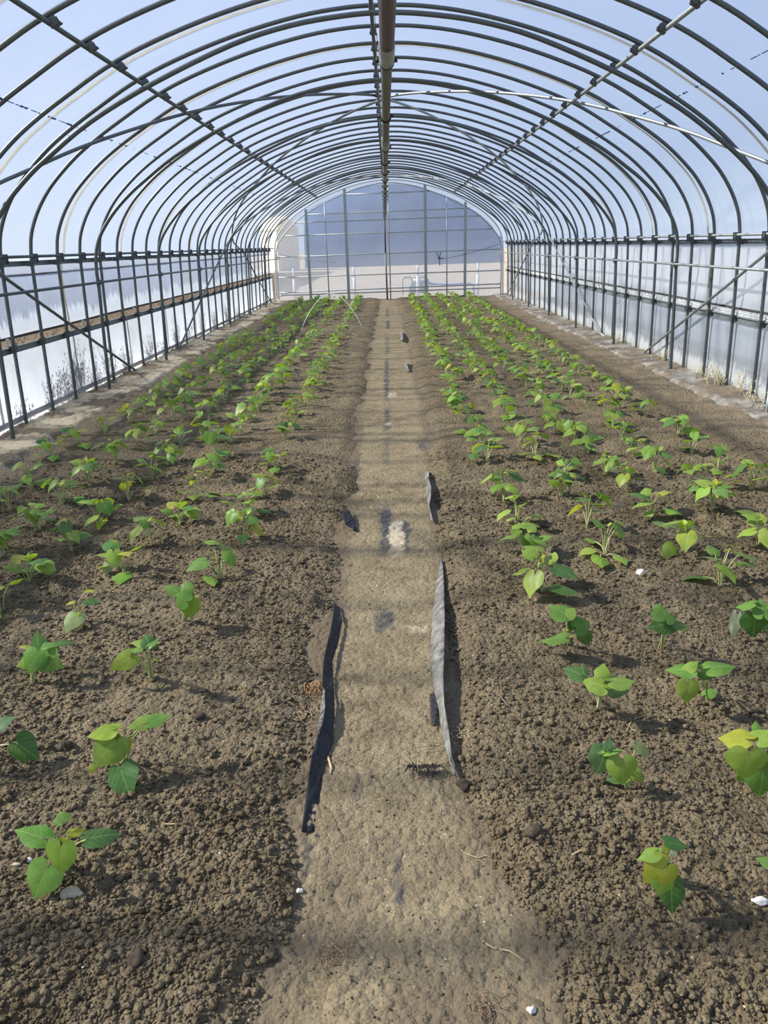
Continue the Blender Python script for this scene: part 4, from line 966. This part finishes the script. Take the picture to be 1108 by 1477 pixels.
# the fifteen or so nearest plants are modelled leaf by leaf: (row, photo window (x0, y0, scale), root, leaves, label); a leaf is base, tip (window pixels), their heights in m, width, colour[, normal]
FR = (-.1, -1.0, .55); UPN = (-.1, -.15, 1.0)
HAND = [
 (('L', 1), (0, 1150, 5.54), (505, 560), [((497, 158), (470, 82), .175, .165, 1.35, 'g', UPN), ((330, 297), (105, 238), .14, .12, .68, 'g', UPN), ((722, 300), (972, 270), .15, .125, .8, 'd', UPN), ((480, 378), (495, 592), .155, .075, 1.0, 'l', FR), ((362, 552), (272, 792), .075, .012, 1.15, 'g', FR), ((562, 262), (688, 225), .16, .165, .5, 'y', FR), ((515, 315), (462, 300), .13, .14, .6, 'y', FR)], 'nearest seedling of the weedy-wall bed, five large round leaves spread wide'),
 (('L', 1), (0, 1010, 4.104), (735, 345), [((672, 228), (548, 388), .15, .055, .85, 'l', FR), ((655, 160), (505, 198), .18, .155, .75, 'y', UPN), ((885, 100), (735, 158), .175, .165, .75, 'l', UPN), ((888, 112), (1022, 70), .175, .17, .8, 'g', UPN), ((715, 402), (782, 578), .07, .004, .95, 'd', FR), ((738, 268), (776, 188), .12, .145, .65, 'y', FR), ((548, 378), (525, 416), .03, .01, .9, 'y', FR), ((690, 200), (720, 240), .15, .13, .8, 'g', FR)], 'seedling behind the nearest one, with a raised leaf pair and a soil-dusted drooping leaf'),
 (('L', 2), (0, 1010, 4.104), (-110, 300), [((110, 262), (242, 355), .055, .006, 1.0, 'd', FR), ((-20, 165), (108, 95), .12, .13, .8, 'b', UPN), ((-120, 160), (-220, 200), .15, .1, 1, 'g', FR), ((-150, 220), (-230, 320), .12, .04, 1, 'g', FR)], 'seedling half cut off by the photo edge, one dark leaf touching the soil'),
 (('L', 2), (10, 890, 4.617), (168, 440), [((213, 222), (202, 84), .125, .19, .95, 'd', (-.3, -1, .3)), ((195, 255), (140, 380), .145, .08, 1.15, 'g', FR), ((240, 262), (382, 342), .135, .095, 1.0, 'g', FR), ((262, 188), (362, 190), .17, .16, .8, 'g', UPN), ((352, 172), (466, 180), .155, .14, .7, 'd', UPN), ((150, 205), (80, 198), .13, .12, .5, 'y', UPN), ((192, 285), (62, 330), .11, .08, .8, 'l', FR), ((240, 285), (215, 370), .11, .07, .55, 'p', FR)], 'bushy dark seedling with an upright pointed leaf in the weedy-wall bed'),
 (('L', 1), (10, 890, 4.617), (970, 440), [((950, 215), (925, 150), .205, .205, 1.1, 'd', UPN), ((958, 220), (1024, 178), .205, .195, .8, 'g', UPN), ((930, 212), (822, 210), .20, .175, .6, 'l', UPN), ((895, 250), (825, 262), .165, .15, .8, 'g', UPN), ((828, 302), (690, 386), .115, .03, .65, 'l', FR), ((845, 302), (842, 258), .12, .145, .6, 'g', FR), ((965, 240), (1000, 230), .19, .17, .8, 'd', FR), ((985, 320), (1018, 322), .09, .09, .5, 'y', FR)], 'leggy seedling with tall pale stalks and a leaf hanging to one side'),
 (('L', 2), (70, 820, 3.693), (165, 278), [((150, 258), (92, 356), .055, .008, .85, 'p', FR), ((205, 183), (290, 185), .13, .12, .7, 'd', UPN), ((205, 128), (262, 124), .185, .18, .5, 'y', UPN), ((132, 186), (90, 208), .10, .09, .7, 'y', UPN), ((165, 250), (150, 262), .07, .05, .9, 'y', FR)], 'sparse yellow-stalked seedling with one pale leaf lying on the soil'),
 (('L', 1), (70, 820, 3.693), (722, 300), [((742, 205), (762, 292), .13, .03, 1.15, 'l', FR), ((742, 145), (735, 84), .17, .195, 1.0, 'g', FR), ((690, 148), (612, 114), .165, .17, .75, 'g', UPN), ((735, 195), (668, 165), .145, .15, 1.1, 'g', FR), ((765, 182), (815, 165), .13, .135, .6, 'y', UPN), ((750, 180), (772, 130), .14, .17, .9, 'g', FR)], 'compact upright seedling standing alone, front leaf folded towards the viewer'),
 (('R', 1), (900, 1190, 5.327), (345, 420), [((302, 432), (268, 565), .125, .055, 1.05, 'l', FR), ((360, 470), (370, 708), .09, .006, .72, 'd', FR), ((312, 340), (140, 462), .155, .10, .9, 'y', FR), ((242, 238), (95, 286), .175, .15, .75, 'l', UPN), ((348, 152), (497, 190), .195, .165, .72, 'd', UPN), ((318, 205), (332, 108), .18, .2, .5, 'y', FR), ((352, 330), (368, 400), .14, .09, .6, 'g', FR), ((245, 240), (268, 190), .17, .19, .5, 'l', FR), ((375, 215), (405, 275), .15, .12, .6, 'w', FR)], 'nearest seedling of the roped-wall bed, yellowish leaves in a narrow column'),
 (('R', 2), (900, 1190, 5.327), (1190, 360), [((1140, 290), (1008, 250), .13, .12, .9, 'g', UPN), ((1190, 230), (1210, 120), .17, .16, 1, 'g', UPN)], 'seedling outside the photo edge with only one leaf tip showing'),
 (('R', 1), (840, 1030, 4.134), (265, 450), [((236, 312), (236, 446), .13, .04, 1.1, 'l', FR), ((128, 252), (84, 388), .145, .055, .85, 'b', FR), ((312, 370), (352, 438), .065, .012, .85, 'l', FR), ((150, 252), (252, 240), .155, .15, .45, 'l', UPN), ((328, 212), (402, 282), .155, .115, .55, 'p', FR), ((150, 232), (166, 162), .165, .19, .8, 'b', FR), ((142, 240), (64, 240), .155, .14, .7, 'd', UPN), ((215, 412), (128, 420), .02, .008, .75, 'd', UPN), ((275, 425), (268, 452), .04, .02, .8, 'l', FR)], 'seedling with wilting drooped leaves, second along the path in the roped-wall bed'),
 (('R', 2), (840, 1030, 4.134), (1060, 445), [((966, 165), (803, 160), .195, .16, .95, 'y', UPN), ((985, 262), (955, 402), .175, .08, 1.3, 'l', FR), ((1072, 345), (1048, 518), .115, .02, .95, 'g', FR), ((1040, 108), (1030, 58), .205, .22, 1.0, 'g', FR), ((1048, 172), (1130, 110), .195, .20, 1.0, 'l', UPN), ((1095, 370), (1110, 475), .08, .02, 1, 'd', FR), ((1110, 250), (1190, 330), .15, .08, 1.1, 'g', FR), ((950, 380), (925, 425), .08, .04, .8, 'g', FR)], 'large-leaved seedling at the photo edge with one bright yellow leaf'),
 (('R', 1), (770, 850, 3.278), (155, 260), [((150, 130), (70, 80), .195, .195, .95, 'g', UPN), ((150, 130), (196, 95), .195, .2, 1.1, 'l', UPN), ((205, 188), (266, 160), .15, .14, 1.1, 'g', FR), ((137, 240), (22, 256), .09, .03, .65, 'g', UPN), ((240, 222), (252, 276), .07, .01, 1.0, 'd', FR), ((150, 205), (140, 220), .09, .08, .8, 'y', FR), ((185, 190), (180, 140), .14, .16, .8, 'd', FR)], 'seedling with a lone high leaf pair, third along the path in the roped-wall bed'),
 (('R', 2), (770, 850, 3.278), (600, 278), [((608, 132), (545, 108), .20, .19, 1.0, 'g', UPN), ((622, 152), (612, 92), .19, .205, 1.15, 'g', FR), ((642, 165), (532, 186), .165, .14, .85, 'd', FR), ((670, 172), (748, 184), .165, .13, .85, 'g', UPN), ((600, 110), (575, 72), .2, .21, 1, 'g', UPN)], 'upright seedling on four pale stalks, second row of the roped-wall bed'),
 (('R', 1), (770, 850, 3.278), (305, 582), [((222, 428), (134, 394), .15, .145, .85, 'd', UPN), ((325, 486), (222, 455), .145, .14, .95, 'l', UPN), ((322, 432), (330, 372), .175, .20, 1.0, 'l', FR), ((375, 458), (482, 458), .165, .13, .85, 'l', UPN), ((368, 485), (450, 505), .105, .07, .95, 'b', FR), ((235, 425), (225, 375), .15, .16, .6, 'd', FR)], 'broad seedling with light green leaves, just before the lone high leaf pair'),
 (('R', 2), (770, 850, 3.278), (815, 508), [((735, 415), (616, 412), .18, .165, .8, 'g', UPN), ((722, 415), (775, 375), .18, .19, .75, 'l', UPN), ((840, 405), (955, 404), .185, .155, .8, 'g', UPN), ((726, 482), (718, 574), .075, .008, 1.0, 'l', FR), ((795, 420), (872, 440), .145, .12, .8, 'd', FR), ((815, 528), (866, 508), .025, .03, .9, 'g', UPN)], 'seedling with wide flat top leaves and one heart leaf on the soil'),
 (('R', 3), (770, 850, 3.278), (1085, 185), [((1030, 55), (955, 76), .185, .15, .9, 'g', UPN), ((1050, 125), (1032, 215), .125, .02, 1.1, 'd', FR), ((1088, 105), (1070, 30), .155, .185, .95, 'g', FR), ((1072, 112), (1030, 100), .13, .13, .8, 'y', FR), ((960, 122), (935, 238), .10, .004, .38, 'w', FR), ((1095, 70), (1130, 60), .17, .15, 1, 'g', UPN), ((1100, 150), (1140, 180), .1, .05, 1, 'g', FR)], 'seedling at the photo edge beside a curled whitish leaf'),
]
TINTS = {'g': (.16, .30, .055), 'd': (.09, .19, .05), 'l': (.27, .40, .065), 'y': (.38, .44, .045), 'p': (.30, .38, .16), 'b': (.12, .23, .09), 'w': (.55, .58, .42)}
def tip_for(B, rp, u, v, zt):
    """the tip on the sight line, as near the wanted height as a leaf of plausible length allows"""
    zs = np.linspace(.003, .26, 120); P = np.array([gp(u, v, z) - [rp[0], rp[1], 0] for z in zs]); L = np.linalg.norm(P - B, axis=1)
    ok = L <= 1.22 * L.min(); i = np.argmin(np.where(ok, np.abs(zs - zt), 9)); return P[i]
plants = []        # (row, y, maker)
rngH = random.Random(77)
for row, (x0, y0, sc), root, leaves, lab in HAND:
    rp = gp(x0 + root[0] / sc, y0 + root[1] / sc); rz = gz(rp[0], rp[1]); org = np.array([rp[0], rp[1], rz])
    lv, st = MB(), MB()
    for (bb, tt, zb, zt, w, tc, nh) in leaves:
        B = gp(x0 + bb[0] / sc, y0 + bb[1] / sc, zb) - [rp[0], rp[1], 0]; T = tip_for(B, rp, x0 + tt[0] / sc, y0 + tt[1] / sc, zt)
        leaf(lv, B, T, w, nh, jit(TINTS[tc], rngH, .08), True, rngH, fold=rngH.uniform(-.05, .22))
        petiole(st, (rngH.uniform(-.008, .008), rngH.uniform(-.008, .008), -.015), B, (.55, .53, .33) if rngH.random() < .35 else (.40, .46, .17), .0023, True, None, rngH)
    plants.append((row, rp[1], rp[0], ('hand', lv.mesh('leaves', [M_LEAF], True, True), st.mesh('stems', [M_STEM], True, True), org, lab)))
for row, L in MEAS.items():
    for x, y in L: plants.append((row, y, x, None))
rng = random.Random(11)
for row, x0 in ROWS.items():
    y = MEAS[row][-1][1] + .42
    while y < 22.9:
        if not (row[0] == 'L' and 14.35 < y < 15.55):
            plants.append((row, y, x0 + rng.uniform(-.05, .05), None))
        y += rng.uniform(.36, .46)
HI = [tuple(m.mesh(n, [mm], True, True) for m, n, mm in zip(variant(400 + i, True), ('leaves', 'stems'), (M_LEAF, M_STEM))) for i in range(16)]
LOWB = [variant(460 + i, False) for i in range(10)]
LO = [(a.mesh('leaves', [M_LEAF], True, True), c.mesh('stems', [M_STEM], True, True)) for a, c in LOWB]
count = {}; named = []
for row, y, x, mk in sorted(plants, key=lambda p: (p[0], p[1])):
    count[row] = count.get(row, 0) + 1
    named.append((y, row, x, mk, count[row]))
named.sort(key=lambda p: p[0])
far = MB(); nind = 0
for y, row, x, mk, k in named:
    if mk is not None:
        _, l_, s_, org, lab = mk
        put_plant(l_, s_, org, 0, 1, lab); nind += 1; continue
    rz = rng.uniform(0, 6.28); sc = rng.uniform(.90, 1.12)
    if nind < 300:
        lab = 'green seedling, ' + nth(k) + ' from the viewer in the ' + ROWN[row[1]] + ', ' + BEDN[row[0]]
        v = HI[rng.randrange(16)] if y < 6.2 else LO[rng.randrange(10)]
        put_plant(v[0], v[1], (x, y, gz(x, y)), rz, sc, lab); nind += 1
    else:
        lvb, stb = LOWB[rng.randrange(10)]
        c, s = math.cos(rz) * sc, math.sin(rz) * sc
        Rm = np.array([[c, -s, 0], [s, c, 0], [0, 0, sc]])
        z = gz(x, y)
        for src, mi in ((lvb, 0), (stb, 1)):
            V = np.concatenate(src.v) @ Rm.T + [x, y, z]
            nb = far.n; far.v.append(V); far.f.extend([tuple(i + nb for i in f) for f in src.f]); far.m.extend([mi] * len(src.f)); far.uv.append(np.concatenate(src.uv)); far.tint.append(np.concatenate(src.tint)); far.n += len(V)
tag(link('far_seedlings', far.mesh('far_seedlings', [M_LEAF, M_STEM], True, True)), 'dense far ends of the seedling rows before the end wall', 'seedlings', kind='stuff')
# two leaves lying loose
for (px, tip, lab, tc) in (((157, 817), (152, 834), 'pale leaf sticking up alone from the soil between two rows', 'p'), ((969, 786), (956, 803), 'single heart leaf lying in front of a roped-bed seedling', 'l')):
    p = gp(*px, .06); t = gp(*tip, .01); b = MB(); g0 = gz(t[0], t[1])
    leaf(b, p, t, .85, FR, TINTS[tc], True, rngH); o = link('loose_leaf', b.mesh('loose_leaf', [M_LEAF], True, True)); tag(o, lab, 'leaf')
    o.location = (0, 0, g0)

# ------------------------------------------------------------------ light
w = bpy.data.worlds.new('sky'); SC.world = w; w.use_nodes = True
nt = w.node_tree; nt.nodes.clear()
out = nt.nodes.new('ShaderNodeOutputWorld'); bg = nt.nodes.new('ShaderNodeBackground')
tc = nt.nodes.new('ShaderNodeTexCoord'); sp = nt.nodes.new('ShaderNodeSeparateXYZ'); nt.links.new(tc.outputs['Generated'], sp.inputs[0])
r = ramp(nt, sp.outputs['Z'], [(0.0, (.66, .76, .90)), (.10, (.56, .68, .90)), (.35, (.45, .58, .90)), (1.0, (.30, .45, .85))])
nt.links.new(r.outputs['Color'], bg.inputs['Color']); bg.inputs['Strength'].default_value = 1.0
nt.links.new(bg.outputs[0], out.inputs['Surface'])
sun = bpy.data.objects.new('sun', bpy.data.lights.new('sun', 'SUN')); C.objects.link(sun)
sun.data.energy = 8.6; sun.data.angle = math.radians(2.0); sun.data.color = (1.0, .945, .85)
el = math.radians(40)
d = Vector((math.cos(el), -.07, -math.sin(el)))
sun.rotation_euler = d.to_track_quat('-Z', 'Y').to_euler(); sun.location = (-20, 8, 20)

# ------------------------------------------------------------------ view
SC.view_settings.view_transform = 'Standard'; SC.view_settings.look = 'None'; SC.view_settings.gamma = 1.0; SC.view_settings.use_curve_mapping = False
SC.view_settings.exposure = 0.0
cy_ = SC.cycles
cy_.max_bounces = 8; cy_.diffuse_bounces = 3; cy_.glossy_bounces = 2; cy_.transmission_bounces = 4; cy_.transparent_max_bounces = 24
cy_.sample_clamp_indirect = 4.0; cy_.caustics_reflective = False; cy_.caustics_refractive = False
cy_.use_denoising = True
